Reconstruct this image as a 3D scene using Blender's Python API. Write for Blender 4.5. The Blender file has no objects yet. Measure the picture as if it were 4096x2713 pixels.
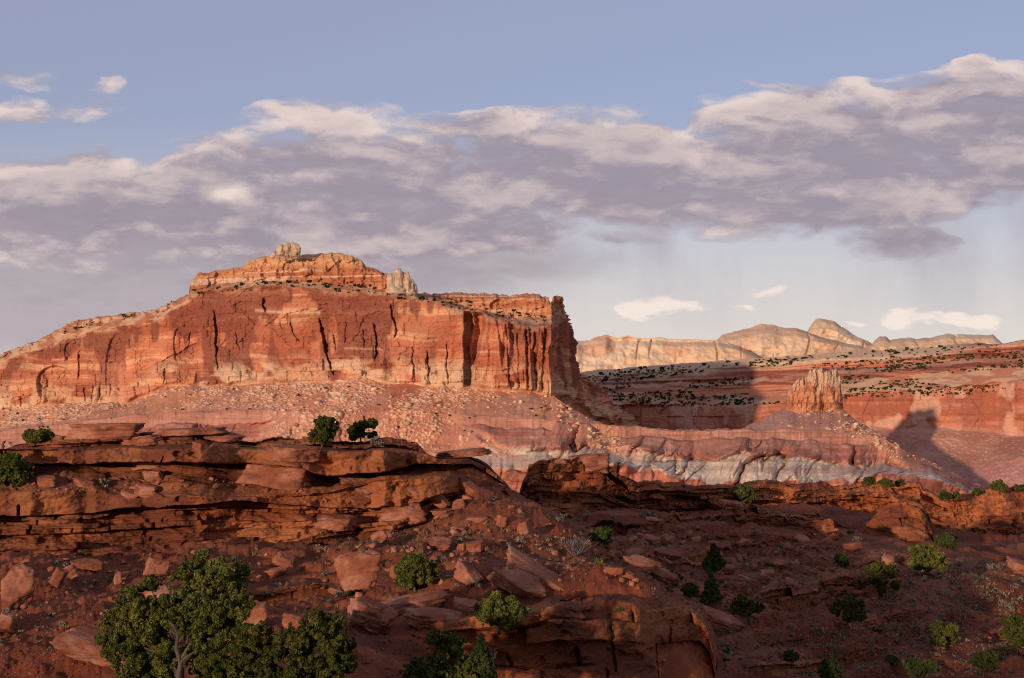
import bpy, bmesh, math, random
import numpy as np
from mathutils import Vector, Matrix, Quaternion
C = bpy.context
SC = C.scene
rng = np.random.default_rng(7)
random.seed(7)
R = math.radians
# ---------------------------------------------------------------- camera
F = 1407.0                      # focal length in picture widths of 1024
PITCH = math.atan(91.0 / F)
cd = bpy.data.cameras.new('camera')
cam = bpy.data.objects.new('camera', cd)
SC.collection.objects.link(cam)
cd.sensor_width = 36.0
cd.lens = F / 1024 * 36.0
cd.clip_start = 0.5
cd.clip_end = 30000
cam.location = (0, 0, 0)
cam.rotation_euler = (R(90) + PITCH, 0, 0)
SC.camera = cam
# ---------------------------------------------------------------- light
SUN_EL, SUN_AZ = 5.5, 31.0      # sun low behind the viewer's left shoulder
to_sun = Vector((-math.sin(R(SUN_AZ)) * math.cos(R(SUN_EL)), -math.cos(R(SUN_AZ)) * math.cos(R(SUN_EL)), math.sin(R(SUN_EL))))
sd = bpy.data.lights.new('sun', 'SUN')
sun = bpy.data.objects.new('sun', sd)
SC.collection.objects.link(sun)
sd.energy = 3.8
sd.angle = R(1.2)
sd.color = (1.0, 0.75, 0.57)
sun.rotation_euler = (-to_sun).to_track_quat('-Z', 'Y').to_euler()
SC.view_settings.view_transform = 'Standard'
SC.view_settings.look = 'None'
SC.view_settings.exposure = 0.0
SC.view_settings.gamma = 1.0
SC.cycles.use_denoising = False      # keep the fine grain of rock and leaves
SC.cycles.filter_width = 1.15
SC.cycles.use_adaptive_sampling = False
SC.cycles.max_bounces = 4
SC.cycles.diffuse_bounces = 3
SC.cycles.transparent_max_bounces = 4


def P(u, v, Y):
    """Point at forward distance Y seen at picture position (u, v) of a 1024 x 678 frame."""
    u = np.asarray(u, float); v = np.asarray(v, float); Y = np.asarray(Y, float)
    a = (u - 512) / F; b = (339 - v) / F
    dy = math.cos(PITCH) - b * math.sin(PITCH)
    dz = math.sin(PITCH) + b * math.cos(PITCH)
    s = Y / dy
    return a * s, Y + 0 * a, dz * s


def cur(u, pts):
    p = np.array(pts, float)
    return np.interp(u, p[:, 0], p[:, 1])


# ---------------------------------------------------------------- world: sky and clouds
W = bpy.data.worlds.new('World')
SC.world = W
W.use_nodes = True
wt = W.node_tree
wt.nodes.clear()


class NT:
    """short helper to write node trees"""
    def __init__(s, t): s.t = t; s.n = t.nodes; s.l = t.links
    def new(s, typ, **kw):
        n = s.n.new(typ)
        for k, v in kw.items(): setattr(n, k, v)
        return n
    def put(s, sock, val):
        if isinstance(val, bpy.types.NodeSocket): s.l.new(val, sock)
        elif val is not None: sock.default_value = val
    def math(s, op, a, b=None, c=None, clamp=False):
        n = s.new('ShaderNodeMath', operation=op, use_clamp=clamp)
        s.put(n.inputs[0], a); s.put(n.inputs[1], b)
        if c is not None: s.put(n.inputs[2], c)
        return n.outputs[0]
    def vmath(s, op, a, b=None, c=None):
        n = s.new('ShaderNodeVectorMath', operation=op)
        s.put(n.inputs[0], a); s.put(n.inputs[1], b)
        if c is not None: s.put(n.inputs[2], c)
        return n.outputs[0]
    def noise(s, vec, scale, detail=4, rough=.55, dist=0.0, out=0):
        n = s.new('ShaderNodeTexNoise')
        s.put(n.inputs['Vector'], vec); s.put(n.inputs['Scale'], scale)
        s.put(n.inputs['Detail'], detail); s.put(n.inputs['Roughness'], rough); s.put(n.inputs['Distortion'], dist)
        return n.outputs[out]
    def ramp(s, fac, a, b, lo=0.0, hi=1.0, smooth=True):
        n = s.new('ShaderNodeMapRange', interpolation_type='SMOOTHSTEP' if smooth else 'LINEAR')
        s.put(n.inputs[0], fac); s.put(n.inputs[1], a); s.put(n.inputs[2], b); s.put(n.inputs[3], lo); s.put(n.inputs[4], hi)
        return n.outputs[0]
    def mix(s, fac, a, b, blend='MIX'):
        n = s.new('ShaderNodeMix', data_type='RGBA', blend_type=blend)
        s.put(n.inputs[0], fac); s.put(n.inputs[6], a); s.put(n.inputs[7], b)
        return n.outputs[2]


def srgb(r, g, b, k=1.0):
    f = lambda c: ((c / 255 + .055) / 1.055) ** 2.4 if c > 10 else c / 255 / 12.92
    return (f(r) * k, f(g) * k, f(b) * k, 1)


# cloud density as a function of direction (x/y, z/y); blobs: centre, radii in picture units, tilt, weight
BLOBS = [(880, 150, 300, 80, 5, 1), (640, 175, 250, 66, 3, 1), (420, 182, 240, 58, 2, 1), (240, 205, 200, 80, 0, .95), (70, 205, 170, 75, -4, .8),
         (960, 112, 150, 52, 8, 1), (780, 122, 135, 40, 3, 1), (335, 124, 110, 28, -5, .6), (480, 130, 110, 26, 0, .6), (610, 140, 120, 28, 4, .85),
         (390, 232, 260, 40, 2, .9), (560, 158, 380, 60, 3, .66), (340, 168, 280, 60, 1, .66), (860, 195, 220, 50, 6, .8), (885, 242, 88, 24, 0, .52), (812, 224, 60, 30, 0, .45), (1010, 150, 90, 60, 0, .9),
         (18, 76, 60, 24, -12, .25), (104, 86, 30, 14, 0, .2), (92, 109, 74, 20, 6, .26), (8, 112, 60, 20, 0, .24),
         (612, 240, 52, 10, 0, .45), (655, 307, 46, 12, 0, .7), (640, 305, 22, 9, 0, .7), (765, 287, 32, 7, 4, .48), (902, 321, 50, 13, 0, .75), (908, 317, 24, 12, 0, .8), (968, 323, 52, 9, 0, .62), (955, 320, 20, 9, 0, .7),
         (505, 250, 60, 9, 3, .6), (775, 84, 50, 7, -8, .38), (988, 66, 26, 8, -6, .6), (735, 305, 26, 5, 0, .6), (975, 205, 40, 7, 0, .55), (848, 324, 12, 5, 0, .8)]
g = bpy.data.node_groups.new('cloud_density', 'ShaderNodeTree')
g.interface.new_socket('Vector', in_out='INPUT', socket_type='NodeSocketVector')
g.interface.new_socket('Density', in_out='OUTPUT', socket_type='NodeSocketFloat')
g.interface.new_socket('Detail', in_out='OUTPUT', socket_type='NodeSocketFloat')
G = NT(g)
gi = G.new('NodeGroupInput').outputs[0]
go = G.new('NodeGroupOutput')
st = G.vmath('MULTIPLY', gi, (1.0, 2.3, 1.0))
wn = G.noise(st, 16.0, 3, .5, out=1)
wv = G.vmath('MULTIPLY', G.vmath('SUBTRACT', wn, (.5, .5, .5)), (.085, .022, 0))
pv = G.vmath('ADD', gi, wv)
acc = None
for (bu, bv, ru, rv, ro, w) in BLOBS:
    x, _, z = P(bu, bv, 1.0)
    m = G.new('ShaderNodeMapping', vector_type='TEXTURE')
    G.put(m.inputs[0], pv)
    m.inputs[1].default_value = (float(x), float(z), 0)
    m.inputs[2].default_value = (0, 0, R(ro))
    m.inputs[3].default_value = (ru / F, rv / F, 1)
    gr = G.new('ShaderNodeTexGradient', gradient_type='SPHERICAL')
    G.put(gr.inputs[0], m.outputs[0])
    o = G.math('MULTIPLY', gr.outputs['Fac'], w * 1.0)
    acc = o if acc is None else G.math('MAXIMUM', acc, o)
acc = G.math('MINIMUM', G.math('MULTIPLY', acc, 1.5), .72)
f1 = G.noise(G.vmath('MULTIPLY', pv, (1, 2.6, 1)), 11.0, 9, .56)
f2 = G.noise(G.vmath('MULTIPLY', gi, (1, 2.0, 1)), 40.0, 5, .6)
dn = G.math('MULTIPLY_ADD', G.math('SUBTRACT', f1, .5), 2.0, acc)
gs = G.new('ShaderNodeSeparateXYZ'); G.put(gs.inputs[0], gi)
lowc = G.ramp(gs.outputs[1], .07, .12, 1.0, 0.0)
f3 = G.noise(G.vmath('MULTIPLY', gi, (1, 2.2, 1)), 75.0, 5, .6)
dn = G.math('MULTIPLY_ADD', G.math('SUBTRACT', f2, .5), .34, dn)
dn = G.math('ADD', dn, G.math('MULTIPLY', lowc, G.math('MULTIPLY_ADD', G.math('SUBTRACT', f3, .5), 1.5, -.22)))
# no cloud where no blob reaches
dn = G.math('SUBTRACT', dn, G.ramp(acc, 0.0, .14, .5, 0.0))
G.put(go.inputs[0], dn)
G.put(go.inputs[1], G.math('MULTIPLY_ADD', f2, .22, G.math('MULTIPLY_ADD', G.math('MULTIPLY', f3, lowc), .35, f1)))

w = NT(wt)
tc = w.new('ShaderNodeTexCoord').outputs['Generated']
sx = w.new('ShaderNodeSeparateXYZ'); w.put(sx.inputs[0], tc)
ay = w.math('MAXIMUM', w.math('ABSOLUTE', sx.outputs[1]), .12)
cb = w.new('ShaderNodeCombineXYZ')
w.put(cb.inputs[0], w.math('DIVIDE', sx.outputs[0], ay)); w.put(cb.inputs[1], w.math('DIVIDE', sx.outputs[2], ay))
dirv = cb.outputs[0]
elev = w.math('DIVIDE', sx.outputs[2], ay)


def cloud(off):
    n = w.new('ShaderNodeGroup'); n.node_tree = g
    w.put(n.inputs[0], w.vmath('ADD', dirv, off))
    return n.outputs[0], n.outputs[1]


(d0, n0), (d1, n1), (d2, n2) = cloud((0, 0, 0)), cloud((-.003, .008, 0)), cloud((-.010, .028, 0))
alpha = w.ramp(d0, .03, .58)
grad = w.math('ADD', w.math('MULTIPLY', w.math('SUBTRACT', n0, n1), 2.2), w.math('MULTIPLY', w.math('SUBTRACT', n0, n2), 2.0))
grad = w.math('ADD', grad, w.math('MULTIPLY', w.math('SUBTRACT', d0, d2), .55))
lit = w.ramp(grad, -.25, 1.15)
thin = w.ramp(d0, .15, .75, 1.0, 0.0)
edge = w.ramp(d0, .34, .95, 1.0, .5)
lit2 = w.math('ADD', w.math('ADD', w.math('MULTIPLY', lit, edge), w.math('MULTIPLY', thin, .10)), w.math('MULTIPLY', w.ramp(elev, .06, .15, .6, 0.0), w.ramp(grad, -.35, .25)), clamp=True)
sky = w.new('ShaderNodeTexSky', sky_type='NISHITA', sun_disc=False, sun_elevation=R(SUN_EL), sun_rotation=R(180 + SUN_AZ), altitude=1500, air_density=1.0, dust_density=0.6, ozone_density=2.5)
SKY_K = 0.10
skyc = w.mix(1.0, sky.outputs[0], (SKY_K, SKY_K, SKY_K, 1), 'MULTIPLY')
# high thin veil that whitens the blue
skyc = w.mix(.43, w.mix(1.0, skyc, (1.42, 1.30, 1.37, 1), 'MULTIPLY'), srgb(202, 196, 218))
# thin bright haze low over the horizon and grey veils of rain
veil_n = w.noise(w.vmath('MULTIPLY', dirv, (2.2, 1.0, 1)), 5.0, 5, .5)
low = w.ramp(elev, .04, .24, 1.0, 0.0)
skyc = w.mix(w.math('MULTIPLY', low, .92), skyc, srgb(226, 216, 209))
mid = w.math('MULTIPLY', w.ramp(elev, .05, .13), w.ramp(elev, .13, .22, 1.0, 0.0))
skyc = w.mix(w.math('MULTIPLY', mid, w.ramp(veil_n, .42, .66, 0, .75)), skyc, srgb(178, 172, 182))
# broad grey veil of distant rain on the left
wv2 = w.vmath('ADD', dirv, w.vmath('MULTIPLY', w.vmath('SUBTRACT', w.noise(w.vmath('MULTIPLY', dirv, (1, 2, 1)), 6.0, 5, .55, out=1), (.5, .5, .5)), (.12, .05, 0)))
gx_, _, gz_ = P(231, 184, 1.0)
mp = w.new('ShaderNodeMapping', vector_type='TEXTURE'); w.put(mp.inputs[0], wv2); mp.inputs[1].default_value = (float(gx_), float(gz_), 0); mp.inputs[3].default_value = (44 / F, 20 / F, 1)
gr = w.new('ShaderNodeTexGradient', gradient_type='SPHERICAL'); w.put(gr.inputs[0], mp.outputs[0])
lit2 = w.math('ADD', lit2, w.math('MULTIPLY', w.ramp(gr.outputs['Fac'], 0, 1), w.ramp(n0, .42, .62, 0, .9)))
va = None
for (bu, bv, ru, rv, wt_) in [(90, 275, 420, 120, 1.5), (330, 270, 300, 80, 1.3), (520, 262, 130, 34, .9)]:
    x, _, z = P(bu, bv, 1.0)
    mp = w.new('ShaderNodeMapping', vector_type='TEXTURE'); w.put(mp.inputs[0], wv2)
    mp.inputs[1].default_value = (float(x), float(z), 0); mp.inputs[3].default_value = (ru / F, rv / F, 1)
    gr = w.new('ShaderNodeTexGradient', gradient_type='SPHERICAL'); w.put(gr.inputs[0], mp.outputs[0])
    o = w.math('MULTIPLY', gr.outputs['Fac'], wt_); va = o if va is None else w.math('MAXIMUM', va, o)
skyc = w.mix(w.ramp(va, .02, .75, 0, .88), skyc, w.mix(w.ramp(n0, .4, .75), srgb(158, 148, 160), srgb(178, 167, 174)))
ccol = w.mix(lit2, srgb(157, 147, 160), w.mix(w.ramp(elev, .07, .14), srgb(247, 232, 220), srgb(238, 217, 208)))
col = w.mix(w.math('MULTIPLY', alpha, .96), skyc, ccol)
bg = w.new('ShaderNodeBackground'); w.put(bg.inputs[0], col); bg.inputs[1].default_value = 1.0
wo = w.new('ShaderNodeOutputWorld'); w.put(wo.inputs[0], bg.outputs[0])

# ---------------------------------------------------------------- numpy noise
_T = np.random.default_rng(11).random(1 << 16).astype(np.float32)


def _h(ix, iy, iz):
    h = (ix.astype(np.int64) * 73856093) ^ (iy.astype(np.int64) * 19349663) ^ (iz.astype(np.int64) * 83492791)
    h = (h ^ (h >> 13)) * 1274126177
    return _T[(h ^ (h >> 16)) & 0xFFFF]


def vn2(x, y, s=0):
    x = np.asarray(x, np.float64); y = np.asarray(y, np.float64)
    x, y = np.broadcast_arrays(x, y)
    ix = np.floor(x); iy = np.floor(y)
    fx = (x - ix).astype(np.float32); fy = (y - iy).astype(np.float32)
    ix = ix.astype(np.int64); iy = iy.astype(np.int64)
    fx = fx * fx * fx * (fx * (fx * 6 - 15) + 10); fy = fy * fy * fy * (fy * (fy * 6 - 15) + 10)
    z = np.full(1, s * 7919 + 13, np.int64)
    a = _h(ix, iy, z); b = _h(ix + 1, iy, z); c = _h(ix, iy + 1, z); d = _h(ix + 1, iy + 1, z)
    return (a + (b - a) * fx) * (1 - fy) + (c + (d - c) * fx) * fy


def fb2(x, y, s=0, o=5, g=.5, l=2.03):
    """fractal noise, about -1..1"""
    r = 0; a = 1.0; t = 0
    for i in range(o):
        r = r + a * (vn2(x, y, s + i * 17) * 2 - 1); t += a; a *= g; x = np.asarray(x) * l + 3.7; y = np.asarray(y) * l + 1.3
    return r / t * 1.7


def rg2(x, y, s=0, o=4, g=.5):
    """ridged noise 0..1, thin ridges near 1"""
    r = 0; a = 1.0; t = 0
    for i in range(o):
        r = r + a * (1 - np.abs(vn2(x, y, s + i * 17) * 2 - 1)); t += a; a *= g; x = np.asarray(x) * 2.07 + 3.7; y = np.asarray(y) * 2.07 + 1.3
    return r / t


def vn3(x, y, z, s=0):
    ix = np.floor(x).astype(np.int64); iy = np.floor(y).astype(np.int64); iz = np.floor(z).astype(np.int64)
    fx = x - ix; fy = y - iy; fz = z - iz
    q = lambda f: f * f * (3 - 2 * f)
    fx, fy, fz = q(fx), q(fy), q(fz)
    r = 0
    for dx in (0, 1):
        for dy in (0, 1):
            for dz in (0, 1):
                r = r + _h(ix + dx + s * 131, iy + dy, iz + dz) * (fx if dx else 1 - fx) * (fy if dy else 1 - fy) * (fz if dz else 1 - fz)
    return r


def fb3(x, y, z, s=0, o=4, g=.5):
    r = 0; a = 1.0; t = 0
    for i in range(o):
        r = r + a * (vn3(x, y, z, s + i) * 2 - 1); t += a; a *= g; x, y, z = x * 2.03 + 3, y * 2.03 + 5, z * 2.03 + 7
    return r / t * 1.7


def wor2(x, y, s=0, jit=.9):
    """Worley: F1, F2, cell random"""
    x, y = np.broadcast_arrays(np.asarray(x, float), np.asarray(y, float))
    ix = np.floor(x).astype(np.int64); iy = np.floor(y).astype(np.int64)
    f1 = np.full(x.shape, 9.0); f2 = np.full(x.shape, 9.0); cid = np.zeros(x.shape)
    z1 = np.full(1, s * 31 + 1, np.int64); z2 = z1 + 1000003; z3 = z1 + 2000029
    for dx in (-1, 0, 1):
        for dy in (-1, 0, 1):
            cx, cy = ix + dx, iy + dy
            px = cx + .5 + jit * (_h(cx, cy, z1) - .5); py = cy + .5 + jit * (_h(cx, cy, z2) - .5)
            d = np.hypot(px - x, py - y)
            c = _h(cx, cy, z3)
            n = d < f1
            f2 = np.where(n, f1, np.minimum(f2, d)); cid = np.where(n, c, cid); f1 = np.where(n, d, f1)
    return f1, f2, cid


def sst(x, a, b):
    t = np.clip((x - a) / (b - a), 0, 1)
    return t * t * (3 - 2 * t)


def blocks(s, z, wid, seed, gap=.06):
    """joint blocks along a bed: s position, z = bed number; returns random per block and distance-to-joint 0..1"""
    k = np.floor(z)
    w_ = wid * (0.7 + .8 * _h(k.astype(np.int64), np.full(1, seed), np.full(1, 5)))
    q = s / w_ + 17.3 * _h(k.astype(np.int64), np.full(1, seed), np.full(1, 9))
    q = q + .35 * (vn2(q * 1.0, k * 3.1, seed) - .5)
    i = np.floor(q); f = q - i
    r = _h(i.astype(np.int64), k.astype(np.int64), np.full(1, seed + 77))
    e = np.minimum(f, 1 - f) * w_
    return r, e


# ---------------------------------------------------------------- materials
def rock_mat(name, tint_scale=.3, bump=.4, bscale=1.0, rough=.95, layer=0.0, spk=None, amount=.25):
    m = bpy.data.materials.new(name); m.use_nodes = True
    m.node_tree.nodes.clear()
    t = NT(m.node_tree)
    at = t.new('ShaderNodeAttribute', attribute_name='Col').outputs['Color']
    pos = t.new('ShaderNodeNewGeometry').outputs['Position']
    pz = t.vmath('MULTIPLY', pos, (1, 1, 1 + layer))
    n1 = t.noise(pz, tint_scale, 6, .62)
    n2 = t.noise(pz, tint_scale * 9, 4, .6)
    n0 = t.noise(pz, tint_scale * 34, 3, .7)
    k = t.math('ADD', t.math('MULTIPLY_ADD', t.math('SUBTRACT', n1, .5), amount * 4, 1.0), t.math('MULTIPLY', t.math('SUBTRACT', n2, .5), amount * 2.6))
    k = t.math('MULTIPLY_ADD', t.math('SUBTRACT', n0, .5), amount * 2.2, k)
    c = t.mix(1.0, at, t.vmath('MULTIPLY', (1, 1, 1), k) if False else None, 'MULTIPLY')
    cc = t.new('ShaderNodeCombineXYZ')
    for i in range(3): t.put(cc.inputs[i], k)
    mx = c.node
    t.put(mx.inputs[7], cc.outputs[0])
    if spk:
        n3 = t.noise(pos, spk[0], 3, .7)
        c = t.mix(t.ramp(n3, spk[1], spk[1] + .08, 0, spk[2]), c, spk[3])
    b = t.new('ShaderNodeBump'); b.inputs['Strength'].default_value = bump; b.inputs['Distance'].default_value = .12 * bscale
    n4 = t.noise(pz, 2.2 / bscale, 8, .68)
    t.put(b.inputs['Height'], n4)
    p = t.new('ShaderNodeBsdfPrincipled')
    t.put(p.inputs['Base Color'], c); p.inputs['Roughness'].default_value = rough; p.inputs['Specular IOR Level'].default_value = .15
    t.put(p.inputs['Normal'], b.outputs[0])
    o = t.new('ShaderNodeOutputMaterial'); t.put(o.inputs[0], p.outputs[0])
    return m


def leaf_mat(name, c1, c2, scale=1.2, trans=.25, obj_var=.25):
    m = bpy.data.materials.new(name); m.use_nodes = True
    m.node_tree.nodes.clear()
    t = NT(m.node_tree)
    pos = t.new('ShaderNodeNewGeometry').outputs['Position']
    n = t.noise(pos, scale, 4, .6)
    c = t.mix(t.ramp(n, .32, .68), c1, c2)
    isl = t.new('ShaderNodeNewGeometry').outputs['Random Per Island']
    oi = t.new('ShaderNodeObjectInfo').outputs['Random']
    n3 = t.noise(pos, scale * .45, 2, .5)
    c = t.mix(t.ramp(n3, .55, .72, 0, .55), c, (c2[0] * 1.25, c2[1] * 1.0, c2[2] * .8, 1))
    hs = t.new('ShaderNodeHueSaturation'); t.put(hs.inputs['Color'], c)
    t.put(hs.inputs['Value'], t.math('MULTIPLY', t.math('MULTIPLY_ADD', oi, obj_var * 2, 1 - obj_var), t.math('MULTIPLY_ADD', isl, .9, .55)))
    d = t.new('ShaderNodeBsdfDiffuse'); t.put(d.inputs[0], hs.outputs[0])
    tr = t.new('ShaderNodeBsdfTranslucent'); t.put(tr.inputs[0], hs.outputs[0])
    mx = t.new('ShaderNodeMixShader'); mx.inputs[0].default_value = trans
    t.put(mx.inputs[1], d.outputs[0]); t.put(mx.inputs[2], tr.outputs[0])
    o = t.new('ShaderNodeOutputMaterial'); t.put(o.inputs[0], mx.outputs[0])
    return m


M_mesa = rock_mat('mesa_sandstone', .05, .8, 5.0, layer=1.5, amount=.16)
M_talus = rock_mat('talus_soil', .09, .5, 4.0, amount=.2)
M_far = rock_mat('far_sandstone', .02, .5, 14.0, layer=2.0, amount=.11)
M_fg = rock_mat('red_sandstone', .5, .9, .4, layer=3.0, amount=.26)
M_soil = rock_mat('red_soil', .35, .6, .7, amount=.3, spk=(9.0, .66, .4, (.20, .12, .075, 1)))
M_boul = rock_mat('boulder_sandstone', .6, .8, .7, layer=.5, amount=.24)
M_jun = leaf_mat('juniper_leaf', (.058, .072, .017, 1), (.155, .152, .038, 1), 1.6)
M_pin = leaf_mat('pinyon_leaf', (.045, .062, .022, 1), (.11, .125, .04, 1), 1.2)
M_sage = leaf_mat('sage_leaf', (.13, .135, .09, 1), (.24, .22, .15, 1), 3.0, .15)
M_yel = leaf_mat('brush_leaf', (.10, .12, .02, 1), (.22, .2, .045, 1), 3.0, .2)
M_straw = leaf_mat('dry_grass_blade', (.20, .14, .075, 1), (.34, .26, .15, 1), 3.0, .2)
M_fart = leaf_mat('far_pinyon_leaf', (.022, .03, .012, 1), (.05, .06, .02, 1), .2, .1)
M_bark = rock_mat('juniper_bark', 3.0, .8, .2, layer=-.6, amount=.35)


# ---------------------------------------------------------------- mesh helpers
def mesh_np(name, V, Fc, col=None, mat=None, smooth=True):
    me = bpy.data.meshes.new(name)
    V = np.ascontiguousarray(V, np.float32); Fc = np.asarray(Fc, np.int32)
    n = Fc.shape[1]
    me.vertices.add(len(V)); me.vertices.foreach_set('co', V.ravel())
    me.loops.add(Fc.size); me.loops.foreach_set('vertex_index', Fc.ravel())
    me.polygons.add(len(Fc))
    me.polygons.foreach_set('loop_start', np.arange(0, Fc.size, n, dtype=np.int32))
    if col is not None:
        a = me.attributes.new('Col', 'FLOAT_COLOR', 'POINT')
        c4 = np.ones((len(V), 4), np.float32); c4[:, :3] = np.clip(col, 0, 1)
        a.data.foreach_set('color', c4.ravel())
    me.update(calc_edges=True)
    me.polygons.foreach_set('use_smooth', np.full(len(Fc), smooth))
    if mat: me.materials.append(mat)
    return me


def link(name, me, parent=None):
    o = bpy.data.objects.new(name, me); SC.collection.objects.link(o)
    if parent: o.parent = parent
    return o


def tag(o, label, cat, group=None, kind=None):
    o['label'] = label; o['category'] = cat
    if group: o['group'] = group
    if kind: o['kind'] = kind
    return o


def gridF(nr, nc):
    i = np.arange(nr * nc).reshape(nr, nc)
    return np.stack([i[:-1, :-1], i[:-1, 1:], i[1:, 1:], i[1:, :-1]], -1).reshape(-1, 4)


def lerpc(a, b, t):
    t = np.asarray(t)[..., None]
    return np.asarray(a) * (1 - t) + np.asarray(b) * t


side_dir = (-.97, .25)


def sweep(name, us, knots, seg, dispf, colf, mat, side=None):
    """knots: list of (kind, value, Y): kind 'v' = picture row, 'z' = height. Rows run from the foot to the back."""
    pts = []
    for kd, val, Y in knots:
        val = np.broadcast_to(np.asarray(val, float), us.shape); Y = np.broadcast_to(np.asarray(Y, float), us.shape)
        if kd == 'v': x, y, z = P(us, val, Y)
        else:
            x, y, _ = P(us, 430.0, Y); z = val
        pts.append(np.stack([x, y, z], -1))
    rows = []; T = []
    for k in range(len(pts) - 1):
        n = seg[k]
        for j in range(n + (1 if k == len(pts) - 2 else 0)):
            t = j / n
            rows.append(pts[k] * (1 - t) + pts[k + 1] * t); T.append(k + t)
    A = np.array(rows); T = np.array(T)[:, None] + np.zeros(len(us))[None]
    U = us[None] + 0 * T
    dY, dZ = dispf(A, T, U)
    # move along the sight-line's ground direction so that the outline stays put
    hd = np.hypot(A[..., 0], A[..., 1]); dirx = A[..., 0] / hd; diry = A[..., 1] / hd
    if side is not None:      # turn the relief outward where the wall runs away from the viewer
        dirx = dirx * (1 - side) + side * side_dir[0]; diry = diry * (1 - side) + side * side_dir[1]
    B = A.copy()
    B[..., 0] -= dirx * dY; B[..., 1] -= diry * dY; B[..., 2] += dZ
    B[..., 2] -= A[..., 2] / hd * dY
    colr = colf(B, T, U)
    me = mesh_np(name, B.reshape(-1, 3), gridF(*T.shape)[:, ::1], colr.reshape(-1, 3), mat)
    return link(name, me), B, T

def rowv(A):
    return 339 - F * np.tan(np.arctan2(A[..., 2], A[..., 1]) - PITCH)


def arclen(A):
    d = np.linalg.norm(np.diff(A, axis=0), axis=-1)
    return np.concatenate([np.zeros((1,) + d.shape[1:]), np.cumsum(d, 0)], 0)


def line_dist(U, V, pts, wander=0.0, seed=0):
    """horizontal picture distance from a steep crack given by points (u, v); huge outside its rows"""
    p = np.array(pts, float); p = p[np.argsort(p[:, 1])]
    uc = np.interp(V, p[:, 1], p[:, 0])
    if wander: uc = uc + wander * fb2(V / 9.0, V * 0, seed, 3)
    m = (V > p[0, 1] - 1) & (V < p[-1, 1] + 1)
    end = np.minimum(sst(V, p[0, 1] - 1, p[0, 1] + 6), 1 - sst(V, p[-1, 1] - 6, p[-1, 1] + 1))
    return np.where(m, U - uc, 999.0), end


# ================================================================ the valley floor
def big_ground():
    gx = np.concatenate([np.linspace(-9000, -700, 12), np.linspace(-600, 900, 60), np.linspace(1000, 12000, 14)])
    gy = np.concatenate([np.linspace(-5000, -500, 10), np.linspace(-400, 1400, 70), np.linspace(1500, 14000, 20)])
    X, Y = np.meshgrid(gx, gy)
    Z = -58 + 5 * fb2(X / 300, Y / 300, 3) + 2 * fb2(X / 60, Y / 60, 4)
    col = lerpc((.30, .13, .075), (.22, .12, .08), sst(fb2(X / 120, Y / 120, 5), -.5, .5))
    me = mesh_np('ground', np.stack([X, Y, Z], -1).reshape(-1, 3), gridF(*X.shape), col.reshape(-1, 3), M_talus)
    tag(link('ground', me), 'red soil valley floor stretching to the horizon', 'ground', kind='structure')


big_ground()
# ================================================================ mesa
MESA_SKY = [(-90, 372), (-40, 362), (0, 354.5), (7.7, 351.3), (16.6, 348), (38.3, 340.4), (49.7, 334), (60, 329), (69.5, 322.6), (71.4, 321), (89.3, 318.7), (108.4, 315.8), (121, 314.3), (134, 311.7), (139.7, 313),
            (153, 310.5), (165.8, 305.4), (172, 301.5), (181, 297.7), (188.8, 294.5), (190, 282.4), (192.6, 279.8), (196.4, 275.4), (200, 272.8), (210.5, 272.8), (215.6, 269.9), (223, 269.4), (242, 267),
            (245, 264.5), (247.4, 260.7), (258.9, 259), (266, 256.8), (273.6, 255.3), (300, 254.8), (309, 254.6), (324, 253.8), (338.7, 253), (344.6, 255.3), (352, 255.7), (355, 258.7),
            (362.3, 260.5), (366, 266.4), (375.6, 267.9), (380, 273), (384.5, 272.6), (388, 273.3), (392, 277), (400, 284), (410, 289), (416.6, 293.3), (424.4, 294), (442, 293.7), (461, 292.7), (471.7, 293.7), (486.5, 293.7),
            (508.6, 295), (523.4, 293.7), (539.7, 294.5), (542.6, 297.4), (545.6, 296.7), (548.6, 297.4), (550, 302.6), (552, 301), (553, 296.7), (556.7, 295.2), (561.4, 296.7), (562, 309), (565.6, 313),
            (567, 321), (569, 324), (569.5, 331.4), (570.7, 338.8), (572, 352), (574.4, 365.4), (577, 371), (590, 380), (602, 388), (610, 400), (626, 412), (640, 425)]
MESA_RIM = [(-90, 380), (-40, 369), (0, 361), (40, 348), (60, 339), (90, 330), (130, 323), (160, 316), (180, 305), (190, 296), (204, 292), (229.6, 287.5), (255, 286), (291.4, 286.3), (312, 288.6), (344.6, 291.5), (378.6, 296), (409.6, 299), (427, 300.4), (442, 303.3),
            (460, 309), (479, 312), (498, 319.6), (520.5, 323.3), (533.8, 327), (550, 325.5), (553, 324), (562, 316), (566, 317), (569, 328), (572, 356), (577, 374), (590, 383), (602, 391), (610, 403), (626, 415), (640, 428)]
MESA_BASE = [(-90, 418), (0, 411), (19, 407.4), (51, 403.6), (97, 402.3), (127.6, 402.3), (140, 397), (153, 392), (165.8, 385.7), (185, 385), (216.8, 384.4), (242, 384.4), (268, 381.7), (332.8, 381.7), (335.7, 376.8), (353.5, 375), (375.6, 380), (397.8, 382.4), (427.4, 384.6),
             (462.8, 386.8), (492.4, 389), (528, 389.8), (553, 395), (565, 401), (590, 415.7), (640, 436)]
MESA_UB = [(-90, 378), (0, 358.5), (60, 335), (120, 320), (160, 313), (188, 298), (191, 292), (204, 289), (229, 284), (255, 282), (291, 281), (345, 285), (378, 290), (409, 295.5), (424, 297.5), (443, 301), (472, 309), (500, 315), (550, 322), (556, 316), (562, 313), (566, 316), (569, 327), (572, 355), (577, 373), (590, 382), (602, 390), (610, 402), (626, 414), (640, 427)]
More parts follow.
